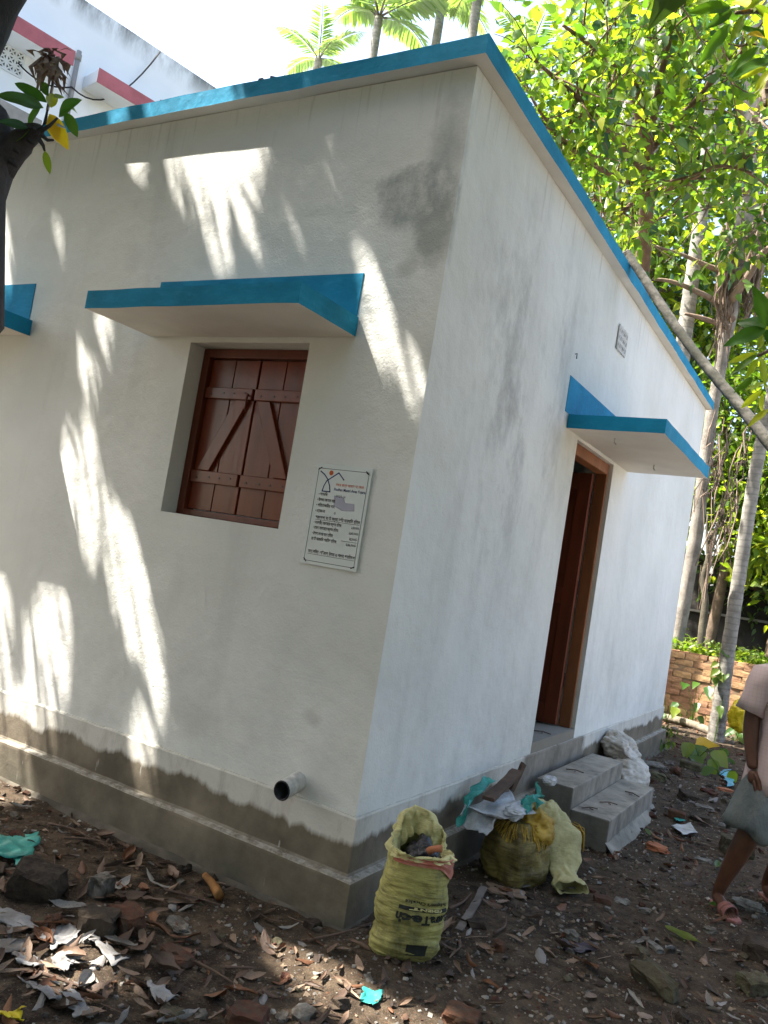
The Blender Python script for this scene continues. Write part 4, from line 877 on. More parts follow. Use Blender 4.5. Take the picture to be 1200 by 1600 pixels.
def brick_mesh(name, lx, ly, lz, m, seed, rough=.06, cuts=2, rd=1.0):
    mb = MB(); k = cuts+1
    bm = bmesh.new(); bmesh.ops.create_cube(bm, size=1.0); bmesh.ops.subdivide_edges(bm, edges=bm.edges[:], cuts=cuts, use_grid_fill=True)
    for v in bm.verts:
        p = v.co; r_ = 1-rd*(.06*(abs(p.x) > .49 and abs(p.y) > .49)+.05*(abs(p.x) > .49 and abs(p.z) > .49)+.05*(abs(p.y) > .49 and abs(p.z) > .49))
        n_ = mnoise.noise_vector(p*2.3+Vector((seed*3.1, seed, -seed)))
        n2 = mnoise.noise_vector(p*6.1+Vector((seed, -seed, seed*2)))*(.3 if cuts > 2 else 0); v.co = Vector(((p.x*r_+(n_.x+n2.x)*rough)*lx, (p.y*r_+(n_.y+n2.y)*rough*1.3)*ly, (p.z*r_+(n_.z+n2.z)*rough*1.3)*lz))
    me = bpy.data.meshes.new(name); bm.to_mesh(me); bm.free(); me.materials.append(MATS[m]); return me
BW = thing('brick_wall', 'low old orange brick wall with ferns along its top, beyond the house', 'wall', (0, 8.8, 0))
LOC[BW] = np.array([0, 8.8, 0.])
m_ = MB(); m_.box(-2.0, 10.0, 8.815, 9.06, -.05, .90); m_.build('mortar_core', 'mortar', BW)
bms = [brick_mesh('brick', .240, .11, .080, 'brick_old', i, .02, 2, .35) for i in range(6)]
row = 0; z = .035
while z < .88:
    x = -1.95+(.12 if row % 2 else 0)
    while x < 4.1:
        if random.random() > .03: put('brick', bms[random.randrange(6)], (x+.12+random.uniform(-.006, .006), 8.862+random.uniform(-.012, .008), z+.038), (random.uniform(-.03, .03), random.uniform(-.015, .015), random.uniform(-.02, .02)), 1, BW)
        x += .245
    z += .083; row += 1
x = -1.95
while x < 4.1: put('brick', bms[random.randrange(6)], (x+.06, 8.95+random.uniform(-.02, .02), .925), (0, 0, 1.57+random.uniform(-.05, .05)), (1.1, 1, .9), BW); x += .125
mb_ = MB(); z = .035
while z < .96:
    x = 4.15
    while x < 9.9: mb_.box(x, x+.232, 8.805-.01*random.random(), 8.9, z, z+.074); x += .245
    z += .083
tag(mb_.build('bricks_beyond', 'brick_old', BW), kind='stuff')
# dark wall on the bank, with two openings through it
DW = thing('boundary_wall', 'blackened old wall with two small square openings, in the shade beyond the bank', 'wall', (0, 12, 0)); LOC[DW] = np.array([0, 12., 0])
h1 = on(1110, 888, 1, 12.0); h2 = on(1112, 911, 1, 12.0)
holes = [(h1[0]-.06, h1[0]+.05, h1[2]-.09, h1[2]+.07), (h2[0]-.05, h2[0]+.03, h2[2]-.05, h2[2]+.05)]
wall_panel(MB(), -5, 10, .85, 2.42, holes, lambda u, d, z: (u, 12+d, z), 0, .2).build('wall_face', 'wall_black', DW)
m_ = MB(); m_.box(-5, 10, 11.93, 12.27, 2.42, 2.52); m_.build('coping', 'wall_black', DW, bevel=.01)
m_ = MB(); m_.box(-5, 10, 11.95, 11.998, 1.52, 1.56); m_.build('string_course', 'concrete', DW)
FR = thing('distant_house', 'reddish house wall glimpsed through the trees beyond the dark wall', 'house', (1.5, 20, 0)); LOC[FR] = np.array([1.5, 20., 0])
m_ = MB(); m_.box(.35, 4.5, 20, 24, -.05, 4.4); m_.build('wall', 'far_red', FR)
m_ = MB(); m_.box(.15, 4.7, 19.6, 24.3, 4.4, 4.55); m_.build('roof', 'roof_top', FR)
m_ = MB(); m_.box(1.3, 2.1, 19.97, 20.0, 2.2, 3.4); m_.build('window', 'opening_shade', FR)
# white two-storey house behind, on the left
Dv = np.array([.185, .983, 0]); Nv = np.array([.983, -.185, 0]); P0 = at(230, 64, 13.0)
def bplane(x, y, off=0.0):
    d = ray(x, y); t_ = ((P0+Nv*off-CAM)@Nv)/(d@Nv); q = CAM+t_*d; return float((q-P0)@Dv), float(q[2])
FB = thing('house', 'tall white house with pink sunshade edges and stained parapet, behind the blue-edged roof', 'house', (P0[0], P0[1], 0)); LOC[FB] = np.array([P0[0], P0[1], 0.])
def bbox(mb, s0, s1, o0, o1, z0, z1):
    c = P0*np.array([1, 1, 0])+Dv*(s0+s1)/2+Nv*(o0+o1)/2; c[2] = (z0+z1)/2
    return mb.obox(c, Dv, Nv, np.array([0, 0, 1.0]), (s1-s0)/2, (o1-o0)/2, (z1-z0)/2)
s_a, z_a = bplane(140, 0); s_b, z_b = bplane(320, 130); zt = (z_a+z_b)/2
def far_wall_mat():
    k = NT('far_stained'); p = k.pos(); sp = k.n('SeparateXYZ'); k.l(p, sp.inputs[0])
    c = k.mix(k.ramp(k.noise(p, .8, 4), .4, .7), (.76, .79, .81), (.84, .86, .87))
    f = k.math('MULTIPLY', k.ramp(sp.outputs[2], zt-.38, zt), k.ramp(k.noise(p, 2.4, 6, .7, (1, 1, .3)), .42, .62)); c = k.mix(k.math('MULTIPLY', f, .9), c, (.12, .12, .11))
    k.l(c, k.b.inputs['Base Color']); k.b.inputs['Roughness'].default_value = .9
far_wall_mat()
m_ = MB(); bbox(m_, -9, 14, -6, 0, -.05, zt); m_.build('wall', 'far_stained', FB)
for (xa, ya, xb, yb, hh, mtl, off) in ((24, 22, 117, 84, .20, 'far_pink', .45), (155, 107, 236, 157, .20, 'far_pink', .45), (-40, 128, 64, 196, .22, 'concrete', .8)):
    sa, za = bplane(xa, ya, off); sb, zb_ = bplane(xb, yb, off); zz = (za+zb_)/2; s0, s1 = sorted((sa, sb))
    if mtl == 'concrete': s0 -= 3
    if xa < 30: s0 -= 2.2
    if xa > 100: s1 += 1.2
    m_ = MB(); bbox(m_, s0, s1, .003, off, zz-hh, zz); o = m_.build('sunshade', 'far_white', FB, bevel=.015)
    m_ = MB(); bbox(m_, s0-.002, s1+.002, off+.001, off+.012, zz-hh*1.02, zz+.012); m_.build('painted_edge', mtl, o)
s0, z0_ = bplane(4, 82); s1, z1_ = bplane(29, 105); zc, sc_ = (z0_+z1_)/2, (s0+s1)/2
m_ = MB(); bbox(m_, sc_-.17, sc_+.17, .001, .006, zc-.17, zc+.17); vv = m_.build('vent_grille', 'opening_shade', FB)
m_ = MB()
for i in range(4):
    d_ = -.17+.34*i/3; bbox(m_, sc_+d_-.014, sc_+d_+.014, .006, .02, zc-.17, zc+.17); bbox(m_, sc_-.17, sc_+.17, .0065, .0195, zc+d_-.014, zc+d_+.014)
for i in range(3):
    for j in range(3):
        c = P0*np.array([1, 1, 0])+Dv*(sc_-.113+.113*i)+Nv*.012; c[2] = zc-.113+.113*j
        for q in (1, -1): m_.obox(c, Dv*.7+np.array([0, 0, .7*q]), Nv, -Dv*.7*q+np.array([0, 0, .7]), .07, .004, .011)
m_.build('fretwork', 'far_white', vv)
s0, z0_ = bplane(119, 92); m_ = MB(); pq = lambda s, z, o: P0*np.array([1, 1, 0])+Dv*s+Nv*o+np.array([0, 0, z])
m_.tube([pq(s0, z0_+.1, .06), pq(s0, z0_-2.5, .06)], .036, 10); m_.tube([pq(s0, z0_+.05, .06), pq(s0, z0_-.04, .06)], .048, 10)
m_.build('downpipe', 'concrete', FB, smooth=True)
m_ = MB(); a_, b_, c_ = bplane(28, 98, .1), bplane(112, 136, .1), bplane(248, 82, .06); pts = []
for (p1, p2, sag) in ((a_, b_, .12), (b_, c_, .45)):
    for i in range(12): q = i/11; pts.append(pq(p1[0]*(1-q)+p2[0]*q, p1[1]*(1-q)+p2[1]*q-sag*4*q*(1-q), .1))
m_.tube(pts, .012, 5); m_.build('cable', 'pvc_dark', FB)
# ================================================================== TREES
def tree(name, label, trunk, tr, bark, group=None, tn=10, cat='tree', wob=.08):
    T = thing(name, label, cat, tuple(np.array(trunk[0])*[1, 1, 0]), group)
    pts = spline(trunk, 24); rs = np.interp(np.linspace(0, 1, 24), np.linspace(0, 1, len(tr)), tr)
    m_ = MB(); m_.tube(pts, rs, tn, wob=wob); m_.build('trunk', bark, T, smooth=True); return T, pts
def limb_leaves(T, limbs, bark, leafm, n_br, br_len, L, W, shape, per_br, droop=.4, objs=0, filt=None, upb=.25, seed=1, clump=.13, mats2=None, minL=.7):
    """limbs: list of (polyline, r0, r1). Side branches with twigs; leaves along them. returns counts"""
    rng = np.random.default_rng(seed); mb = MB(); tw = MB(); C = []; D = []
    for pts, r0, r1 in limbs:
        k = max(6, len(pts)*3); pl = spline(pts, k); mb.tube(pl, np.linspace(r0, r1, k), 7, wob=.08)
        for b in range(n_br):
            q = rng.uniform(.25, 1.0); i = min(int(q*(k-1)), k-2); p = pl[i]; tg = pl[i+1]-pl[i]; tg = tg/np.linalg.norm(tg)
            d = rng.normal(size=3)*.9+tg*.5+np.array([0, 0, upb]); d /= np.linalg.norm(d); Lb = br_len*rng.uniform(.5, 1.2); cur = p.copy(); path = [cur.copy()]
            for s_ in range(5):
                d = d+rng.normal(size=3)*.18-np.array([0, 0, .09*droop]); d /= np.linalg.norm(d); cur = cur+d*Lb/5; path.append(cur.copy())
            vis = in_frame(np.array(path)).any()
            if vis: tw.tube(path, np.linspace(.010*br_len+.003, .003, 6), 4, cap=False)
            for j in range(per_br):
                u_ = rng.uniform(.15, 1.05)*5; ii = min(int(u_), 4); base = path[ii]+(path[min(ii+1, 5)]-path[ii])*(u_-ii)
                o_ = rng.normal(size=3)*clump; C.append(base+o_*np.array([1, 1, .7])); dd = o_/(np.linalg.norm(o_)+1e-6)*.8+d*.3+rng.normal(size=3)*.35-np.array([0, 0, droop]); D.append(dd)
    if mb.v: mb.build('limb', bark, T, smooth=True)
    if tw.v: tag(tw.build('twigs', bark, T, smooth=True), kind='stuff')
    C = np.array(C); D = np.array(D); D /= np.linalg.norm(D, axis=1)[:, None]; n = len(C)
    N = np.array([0, 0, 1.0])+rng.normal(size=(n, 3))*.55; Ls = L*rng.uniform(minL, 1.25, n); Ws = Ls*(W/L)*rng.uniform(.8, 1.15, n)
    keep = leaf_ok(C, D, N, Ls, Ws)
    if filt is not None: keep &= filt(C+D*Ls[:, None]*.5)
    C, D, N, Ls, Ws = C[keep], D[keep], N[keep], Ls[keep], Ws[keep]; n = len(C); tint = rng.uniform(0, 1, n)
    put_leaves(T, C, D, N, Ls, Ws, tint, shape, leafm, objs, rng, mats2); return n
def put_leaves(T, C, D, N, Ls, Ws, tint, shape, leafm, objs, rng, mats2=None):
    ms = [leafm]+(mats2 or []); mi = rng.choice(len(ms), len(C), p=None if len(ms) == 1 else [.62]+[.38/(len(ms)-1)]*(len(ms)-1))
    sel = np.zeros(len(C), bool)
    if objs:      # the leaves that show largest are objects of their own
        z = (C-CAM)@CF; vis = in_frame(C, -2); ordr = np.where(vis, z/Ls, 1e9); ix = np.argsort(ordr)[:objs]; sel[ix[ordr[ix] < 1e8]] = True
        meshes = {}
        for m_i in range(len(ms)):
            for t_ in range(4):
                meshes[m_i, t_] = fine_leaf_mesh('leaf', ms[m_i], t_/3.0, shape_heart=shape is HEART, width=float(np.mean(Ws/Ls)), curl=.08+.09*t_, seed=t_*1.7, n1=7)
        for i in np.where(sel)[0]:
            x = Vector(D[i]).normalized(); y = Vector(N[i]).cross(x).normalized(); zz = x.cross(y)
            put('leaf', meshes[mi[i], min(3, int(tint[i]*4))], C[i], sc=float(Ls[i]), parent=T, quat=Matrix((x, y, zz)).transposed().to_quaternion())
    r_ = ~sel
    if r_.any():
        V, F3, F4 = leaf_arrays(C[r_], D[r_], N[r_], Ls[r_], Ws[r_], shape); leaf_mesh('foliage', V, F3, F4, tint[r_], ms, T, 'stuff', mi[r_])
# --- the mango-like tree at the left front: dark trunk at the frame's edge, crown overhead (its gaps let the sun patches through)
A_ = lambda x, y, d: tuple(at(x, y, d))
LT, _ = tree('mango_tree', 'dark leaning tree trunk at the top left edge with a leafy side shoot', [(-1.55, -1.95, -.05), (-1.35, -1.8, .9), A_(-75, 620, 2.6), A_(-36, 330, 2.62), A_(-10, 215, 2.64), A_(-52, 150, 2.62), A_(-32, 60, 2.64), A_(12, -40, 2.66), A_(70, -170, 2.7), A_(95, -420, 2.9)], [.11, .10, .09, .082, .078, .072, .075, .075, .07, .06], 'bark_dark', wob=.10)
m_ = MB(); m_.tube(spline([A_(0, 262, 2.64), A_(28, 226, 2.62), A_(50, 208, 2.61), A_(62, 204, 2.60)], 9), np.linspace(.05, .021, 9), 9, wob=.14)
for (px_, py_) in ((27, 236), (24, 258), (50, 222)): m_.tube([A_(px_-6, py_-6, 2.6), A_(px_+3, py_+3, 2.585)], [.012, .004], 5)
m_.build('side_shoot', 'bark_dark', LT, smooth=True)
m_ = MB()
for pl in ([(60, 205), (70, 192), (74, 172)], [(62, 206), (78, 196), (90, 184)], [(64, 210), (74, 219), (84, 219)], [(56, 208), (52, 200), (44, 200)], [(60, 216), (68, 228), (70, 236)]): m_.tube([A_(x, y, 2.58) for x, y in pl], np.linspace(.008, .0035, len(pl)), 5)
m_.build('twigs', 'bark_dark', LT, smooth=True)
def px_leaf(T, x0, y0, x1, y1, dep, wpx, m, ddep=0.0, shape=LANCE, curl=.12, roll=0.0, tint=.5, name='leaf'):
    a = at(x0, y0, dep); b = at(x1, y1, dep+ddep); D = b-a; L = np.linalg.norm(D); N = -CF+CU*.35+CR*roll
    return leaf_at(name, a, D, N, L, wpx*dep/FPX, m, tint, T, shape is HEART, curl)
for q in ((72, 160, 18, 120, 20, 'leaf_mango', .06, .1), (68, 168, -8, 142, 26, 'leaf_mango', -.05, .3), (64, 168, 36, 204, 30, 'leaf_mango', .05, .6), (44, 200, -2, 186, 18, 'leaf_mango', -.04, .1), (46, 204, 6, 220, 26, 'leaf_dark', .03, .4),
          (92, 182, 122, 152, 32, 'leaf_mango', -.05, .2), (102, 176, 122, 214, 18, 'leaf_mango', .03, .5), (84, 152, 100, 150, 14, 'leaf_bright', .02, .8), (70, 236, 78, 272, 12, 'leaf_bright', .02, .9), (90, 198, 104, 198, 15, 'leaf_dark', .03, .2), (76, 150, 62, 122, 14, 'leaf_dark', .05, .3), (80, 168, 82, 140, 18, 'leaf_lime', .05, .7), (112, 170, 122, 176, 9, 'leaf_bright', .03, .5)):
    px_leaf(LT, *q[:4], 2.58, q[4], q[5], q[6], tint=q[7], roll=random.uniform(-.5, .5))
px_leaf(LT, 77, 178, 106, 232, 2.60, 24, 'leaf_yellow', .03, curl=.2, name='yellow_leaf'); px_leaf(LT, 80, 180, 90, 222, 2.61, 22, 'leaf_yellow', .02, curl=.1, name='yellow_leaf')
m_ = MB()
for i in range(60):
    a = random.uniform(0, 6.28); r0 = random.uniform(.0, .05); top = np.array(at(80+random.uniform(-14, 14), 92+random.uniform(-10, 8), 2.72)); e = np.array(at(84+random.uniform(-30, 28), 128+random.uniform(-14, 26), 2.72+random.uniform(-.06, .06)))
    if i > 34: top = np.array(at(80+random.uniform(-16, 14), 84+random.uniform(-8, 10), 2.72)); e = top+CR*random.uniform(-.05, .05)-CU*random.uniform(-.01, .05)
    mid = (top+e)/2+CR*random.uniform(-.03, .03)-CF*random.uniform(0, .03); wv = CR*random.uniform(.004, .011)
    m_.add([top-wv*.5, mid-wv, e, mid+wv, top+wv*.5], [(0, 1, 4), (1, 3, 4), (1, 2, 3)])
def dead_mat():
    k = NT('dead_flower'); p = k.pos(False); k.l(k.mix(k.ramp(k.noise(p, 25, 4), .35, .65), (.10, .05, .06), (.34, .25, .17)), k.b.inputs['Base Color']); k.b.inputs['Roughness'].default_value = .7
dead_mat(); m_.tube([A_(83, 104, 2.72), A_(82, 135, 2.7), A_(74, 172, 2.6)], .005, 5); o = m_.build('withered_flower_cluster', 'dead_flower', LT); o['label'] = 'withered drooping brown flower cluster'
# crown overhead
def crown(T, n_wall, n_ground, seed):
    rng = np.random.default_rng(seed); Cs = []; 
    tw_ = np.stack([rng.uniform(-5.0, .7, n_wall), np.zeros(n_wall), rng.uniform(-.1, 4.1, n_wall)], 1); hw = rng.uniform(3.2, 6.8, n_wall)
    tg_ = np.stack([rng.uniform(-2.75, 3.4, n_ground), rng.uniform(-3.4, .15, n_ground), np.zeros(n_ground)], 1); hg = rng.uniform(4.6, 8.2, n_ground)
    C = np.concatenate([tw_-SUND*hw[:, None], tg_-SUND*hg[:, None]]); C = C+rng.normal(size=C.shape)*.04
    n = len(C); Ls = rng.uniform(.15, .27, n); Ws = Ls*rng.uniform(.30, .42, n)
    D = unit(n, rng)*np.array([1, 1, .5])-np.array([0, 0, .55]); N = -SUND[None]*.5+np.array([0, 0, .4])+rng.normal(size=(n, 3))*.55
    keep = (C[:, 2] > 3.6) & leaf_ok(C, D, N, Ls, Ws) & ~in_frame(C, 130) & ~in_frame(C+D*.2, 110) & (np.linalg.norm(C-CAM, axis=1) > 1.2)
    C, D, N, Ls, Ws = C[keep], D[keep], N[keep], Ls[keep], Ws[keep]; V, F3, F4 = leaf_arrays(C, D, N, Ls, Ws, LANCE); leaf_mesh('foliage', V, F3, F4, rng.uniform(0, 1, len(C)), 'leaf_shade', T, 'stuff')
crown(LT, 16500, 18000, 3)
def leaflets(T, n, seed):
    rng = np.random.default_rng(seed); C = []; D = []; L = []
    while len(C) < n:
        pl = LITW[rng.integers(len(LITW))]; xs = [q[0] for q in pl]; zs = [q[1] for q in pl]
        if (max(xs)-min(xs)) < .16: continue
        x, z = rng.uniform(min(xs), max(xs)), rng.uniform(min(zs), max(zs)); h = rng.uniform(2.6, 5.0); c = np.array([x, 0, z])-SUND*h
        if in_frame(c, 130) or c[2] < 3.7: continue
        C.append(c); D.append([rng.normal()*.05, -.25+rng.normal()*.03, -.2+rng.normal()*.05]); L.append(rng.uniform(.12, .34))
    C, D, L = np.array(C), np.array(D), np.array(L); N = np.array([.5, .3, .4])+rng.normal(size=(n, 3))*.5; V, F3, F4 = leaf_arrays(C, D, N, L, rng.uniform(.022, .05, n), LANCE, .05); leaf_mesh('narrow_leaflets', V, F3, F4, rng.random(n), 'leaf_shade', T, 'stuff')
leaflets(LT, 170, 15)
m_ = MB()
for e in ((-2.6, -1.9, 6.6), (-3.6, -1.2, 7.2), (-1.4, -2.6, 7.0), (-4.6, -2.4, 6.4), (.2, -3.4, 6.6)):
    a = np.array(at(90, -380, 2.88)); e = np.array(e); mid = (a+e)/2+np.array([0, 0, .35])
    pl = spline([a, mid, e], 10)
    if not shades_lit(np.array(spline([a, mid, e], 40))).any() or True: m_.tube(pl, np.linspace(.05, .015, 10), 6)
m_.build('limb', 'bark_dark', LT, smooth=True)
# --- mango tree off to the right, its leaves reaching into the frame
RT, _ = tree('mango_tree', 'long bright mango leaves hanging in from the right edge', [(3.3, 1.6, 0), (3.2, 1.5, 1.5), (3.1, 1.3, 3), (3.0, 1.0, 5.0)], [.14, .12, .10, .05], 'bark_brown')
m_ = MB()
for pl, r0 in (([(3.1, 1.3, 3.0), (2.2, .4, 3.3), A_(1260, 40, 2.9), A_(1150, 20, 2.7)], .03), ([(3.15, 1.4, 2.6), (2.4, .6, 2.9), A_(1250, 160, 2.9), A_(1196, 165, 2.8)], .022), ([(3.2, 1.5, 1.9), (2.3, .5, 2.2), A_(1260, 480, 2.5), A_(1196, 483, 2.4)], .02), ([(3.2, 1.5, 2.0), (2.3, 1.2, 2.3), A_(1270, 560, 3.4), A_(1184, 556, 3.3)], .02)): m_.tube(spline(pl, 12), np.linspace(r0, .006, 12), 6)
m_.build('branch', 'bark_brown', RT, smooth=True)
for q in ((1142, 10, 1078, 16, 2.7, 24, 'leaf_mango', .8), (1144, 14, 1110, 40, 2.72, 18, 'leaf_dark', .2), (1140, 38, 1096, 94, 2.7, 20, 'leaf_mango', .8), (1162, 24, 1141, 68, 2.66, 14, 'leaf_bright', .8), (1186, 72, 1134, 118, 2.6, 15, 'leaf_mango', .9), (1205, 92, 1150, 108, 2.6, 22, 'leaf_mango', .6), (1152, 44, 1215, 54, 2.7, 18, 'leaf_mango', .5), (1166, 12, 1150, -6, 2.7, 26, 'leaf_yellow', .2), (1200, 100, 1162, 118, 2.8, 14, 'leaf_lime', .9),
          (1206, 108, 1178, 142, 2.8, 14, 'leaf_lime', .8), (1200, 118, 1185, 156, 2.7, 12, 'leaf_lime', .7), (1206, 156, 1184, 172, 2.8, 16, 'leaf_lime', 1), (1180, 10, 1212, 34, 2.7, 22, 'leaf_bright', .7), (1188, 0, 1160, 24, 2.75, 20, 'leaf_bright', .5), (1196, 60, 1175, 46, 2.7, 16, 'leaf_yellow', .1), (1120, -8, 1088, 4, 2.7, 20, 'leaf_bright', .6), (1194, 20, 1214, 80, 2.65, 18, 'leaf_lime', .5)):
    px_leaf(RT, *q[:5], q[5], q[6], random.uniform(-.1, .1), tint=q[7], roll=random.uniform(-.7, .7), curl=random.uniform(.05, .2))
for q in ((1197, 512, 1152, 500, 26, .3), (1196, 514, 1134, 536, 24, .2), (1198, 510, 1180, 445, 28, .35), (1199, 510, 1225, 470, 26, .3), (1198, 514, 1222, 560, 24, .2)): px_leaf(RT, q[0], q[1], q[2], q[3], 2.4, q[4], 'leaf_mango', random.uniform(-.05, .05), tint=q[5])
for q in ((1182, 548, 1164, 540), (1180, 552, 1138, 566), (1182, 556, 1142, 580), (1184, 560, 1166, 590), (1190, 560, 1196, 600), (1184, 546, 1194, 520), (1176, 590, 1150, 612), (1190, 610, 1155, 640), (1192, 615, 1186, 650), (1196, 600, 1160, 606), (1200, 640, 1170, 662)):
    px_leaf(RT, q[0], q[1], q[2], q[3], 3.3, 11, 'leaf_lime' if random.random() < .7 else 'leaf_bright', random.uniform(-.1, .15), tint=random.random(), roll=random.uniform(-.6, .6))
# --- slender trunks
def ring_trunk(name, label, pts, rads, bark, group=None, rings=40, nm='trunk'):
    T = thing(name, label, 'tree', tuple(np.array(pts[0])*[1, 1, 0]), group); k = rings*3; pl = spline(pts, k); rs = np.interp(np.linspace(0, 1, k), np.linspace(0, 1, len(rads)), rads)
    rs = [r_*(1.035 if i % 3 == 0 else .985) for i, r_ in enumerate(rs)]; m_ = MB(); m_.tube(pl, rs, 14, wob=.03); m_.build(nm, bark, T, smooth=True); return T, pl
def ringmat(name, col, mossc, zfade=None):
    k = NT(name); p = k.pos(); sp = k.n('SeparateXYZ'); k.l(p, sp.inputs[0])
    c = k.mix(k.ramp(k.noise(p, 6, 6, .65), .35, .65), tuple(x*.55 for x in col), col)
    wv = k.n('TexWave', bands_direction='Z'); wv.inputs['Scale'].default_value = 4.0; wv.inputs['Distortion'].default_value = 2.5; wv.inputs['Detail'].default_value = 2; k.l(p, wv.inputs[0])
    c = k.mix(k.math('MULTIPLY', k.ramp(wv.outputs['Fac'], .8, .97), .45), c, tuple(x*.35 for x in col))
    f = k.ramp(k.noise(p, 9, 5, .7), .45, .60)
    c = k.mix(k.math('MULTIPLY', k.ramp(k.noise(p, 4, 6, .75), .52, .66), .55), c, tuple(x*.30 for x in col))
    if zfade: f = k.math('MULTIPLY', f, k.ramp(sp.outputs[2], zfade[1], zfade[0]))
    c = k.mix(k.math('MULTIPLY', f, .8), c, mossc)
    k.l(c, k.b.inputs['Base Color']); k.b.inputs['Roughness'].default_value = .9; k.bump(k.noise(p, 30, 5, .7), .5, .01)
ringmat('areca_pale', (.33, .315, .28), (.06, .052, .04), (.1, 1.8)); ringmat('areca_moss', (.19, .18, .155), (.045, .048, .034)); ringmat('areca_grey', (.34, .325, .29), (.15, .14, .11))
ringmat('log_bark', (.30, .25, .19), (.12, .10, .07))
on_ = lambda x, y, yy: tuple(on(x, y, 1, yy))
TB, plB = ring_trunk('areca_palm', 'pale ringed palm trunk with dark mossy foot in front of the brick wall', [(.40, 7.86, -.05), on_(1140, 1000, 7.75), on_(1180, 740, 7.5), on_(1210, 600, 7.2), on_(1248, 300, 6.9), on_(1290, -60, 6.6)], [.105, .082, .076, .074, .072, .065], 'areca_pale')
TL, plL = ring_trunk('leaning_trunk', 'mossy slender trunk leaning across to rest on the roof edge', [(3.35, 2.45, -.05), (2.3, 2.48, 1.25), tuple(at(1200, 690, 5.2)), (.55, 2.52, 3.30), (.085, 2.53, 3.905), (.03, 2.53, 3.965)], [.048, .044, .038, .032, .029, .028], 'areca_moss')
TC, _ = tree('sapling', 'thin crooked greenish trunk on the bank before the dark wall', [on_(1094, 1016, 9.6), on_(1097, 985, 9.6), on_(1102, 940, 9.6), on_(1099, 905, 9.6), on_(1107, 872, 9.6), on_(1112, 830, 9.7)], [.06, .055, .05, .045, .045, .03], 'bark_moss')
m_ = MB(); m_.tube(spline([on_(1107, 872, 9.6), on_(1116, 845, 9.6), on_(1122, 815, 9.7)], 6), np.linspace(.035, .015, 6), 6); m_.tube(spline([on_(1107, 868, 9.6), on_(1104, 840, 9.6), on_(1106, 800, 9.6)], 6), np.linspace(.03, .012, 6), 6); m_.build('limb', 'bark_moss', TC, smooth=True)
DX, DY = -.25-.6*2.85, 8.8-.31*2.85
TD, plD = ring_trunk('areca_palm', 'pale palm trunk rising through the leaves just above the roof edge', [(DX, DY, -.05), (DX, DY, 3), (DX+.02, DY, 6), (DX+.1, DY, 9), (DX+.2, DY, 11)], [.11, .10, .09, .085, .08], 'areca_pale')
TE, plE = ring_trunk('areca_palm', 'spotted grey palm trunk second from the roof edge among the leaves', [on_(985, 700, 10.2), on_(1000, 500, 10.2), on_(1015, 300, 10.2), on_(1030, 100, 10.2), on_(1045, -60, 10.2)], [.10, .10, .09, .085, .08], 'areca_grey')
TF, plF = ring_trunk('areca_palm', 'pale palm trunk with dark rings standing left of the hanging roots', [on_(1040, 760, 8.2), on_(1065, 560, 8.2), on_(1082, 430, 8.2), on_(1096, 330, 8.2), on_(1112, 160, 8.2), on_(1125, -40, 8.2)], [.11, .105, .095, .09, .085, .075], 'areca_pale')
def fronds(T, top, n, L, seed, filt=None, m='palm_leaf', nl=34, wl=.30, droop=.75, az0=0.0, each=None):
    rng = random.Random(seed); top = np.array(top)
    for i in range(n):
        az = az0+2*math.pi*i/n+rng.uniform(-.3, .3); el = rng.uniform(.35, 1.25); d = np.array([math.cos(az)*math.cos(el), math.sin(az)*math.cos(el), math.sin(el)]); p = top.copy(); pl = [p.copy()]
        for s_ in range(14): d = d-np.array([0, 0, droop*.11*(.4+s_/9)]); d /= np.linalg.norm(d); p = p+d*L/14; pl.append(p.copy())
        C = []; Dd = []; N = []; Ls = []
        for j in range(nl):
            u_ = .12+.88*j/nl; q = u_*14; ii = min(int(q), 13); b = pl[ii]+(pl[ii+1]-pl[ii])*(q-ii); tg = pl[ii+1]-pl[ii]; tg /= np.linalg.norm(tg); sd = np.cross(tg, [0, 0, 1]); sd /= np.linalg.norm(sd)+1e-9
            for sg in (-1, 1): C.append(b); Dd.append(sd*sg*.75+tg*.7+np.array([0, 0, -.35+rng.uniform(-.15, .15)])); N.append(np.array([0, 0, 1])+sd*sg*.3); Ls.append(L*wl*math.sin(math.pi*min(.95, .18+.8*u_))*rng.uniform(.85, 1.1))
        C, Dd, N, Ls = map(np.array, (C, Dd, N, Ls)); k_ = leaf_ok(C, Dd, N, Ls, Ls*.12)
        if k_.sum() < 4: continue
        V, F3, F4 = leaf_arrays(C[k_], Dd[k_], N[k_], Ls[k_], Ls[k_]*.13, dict(t=(0, .25, .65, 1), w=(0, .5, .42, 0), fold=.25), .16)
        leaf_mesh('frond', V, F3, F4, np.clip(np.array([rng.random() for _ in range(k_.sum())])*.6+rng.random()*.4, 0, 1), m, T)
        mb = MB(); mb.tube(pl, np.linspace(.028, .006, 15)*L/2.2, 5); mb.build('frond_rib', 'bark_moss', T, smooth=True)
for T_p, pl_, sd in ((TB, plB, 1), (TD, plD, 3), (TE, plE, 4), (TF, plF, 5)): fronds(T_p, pl_[-1], 7, 1.7, sd)
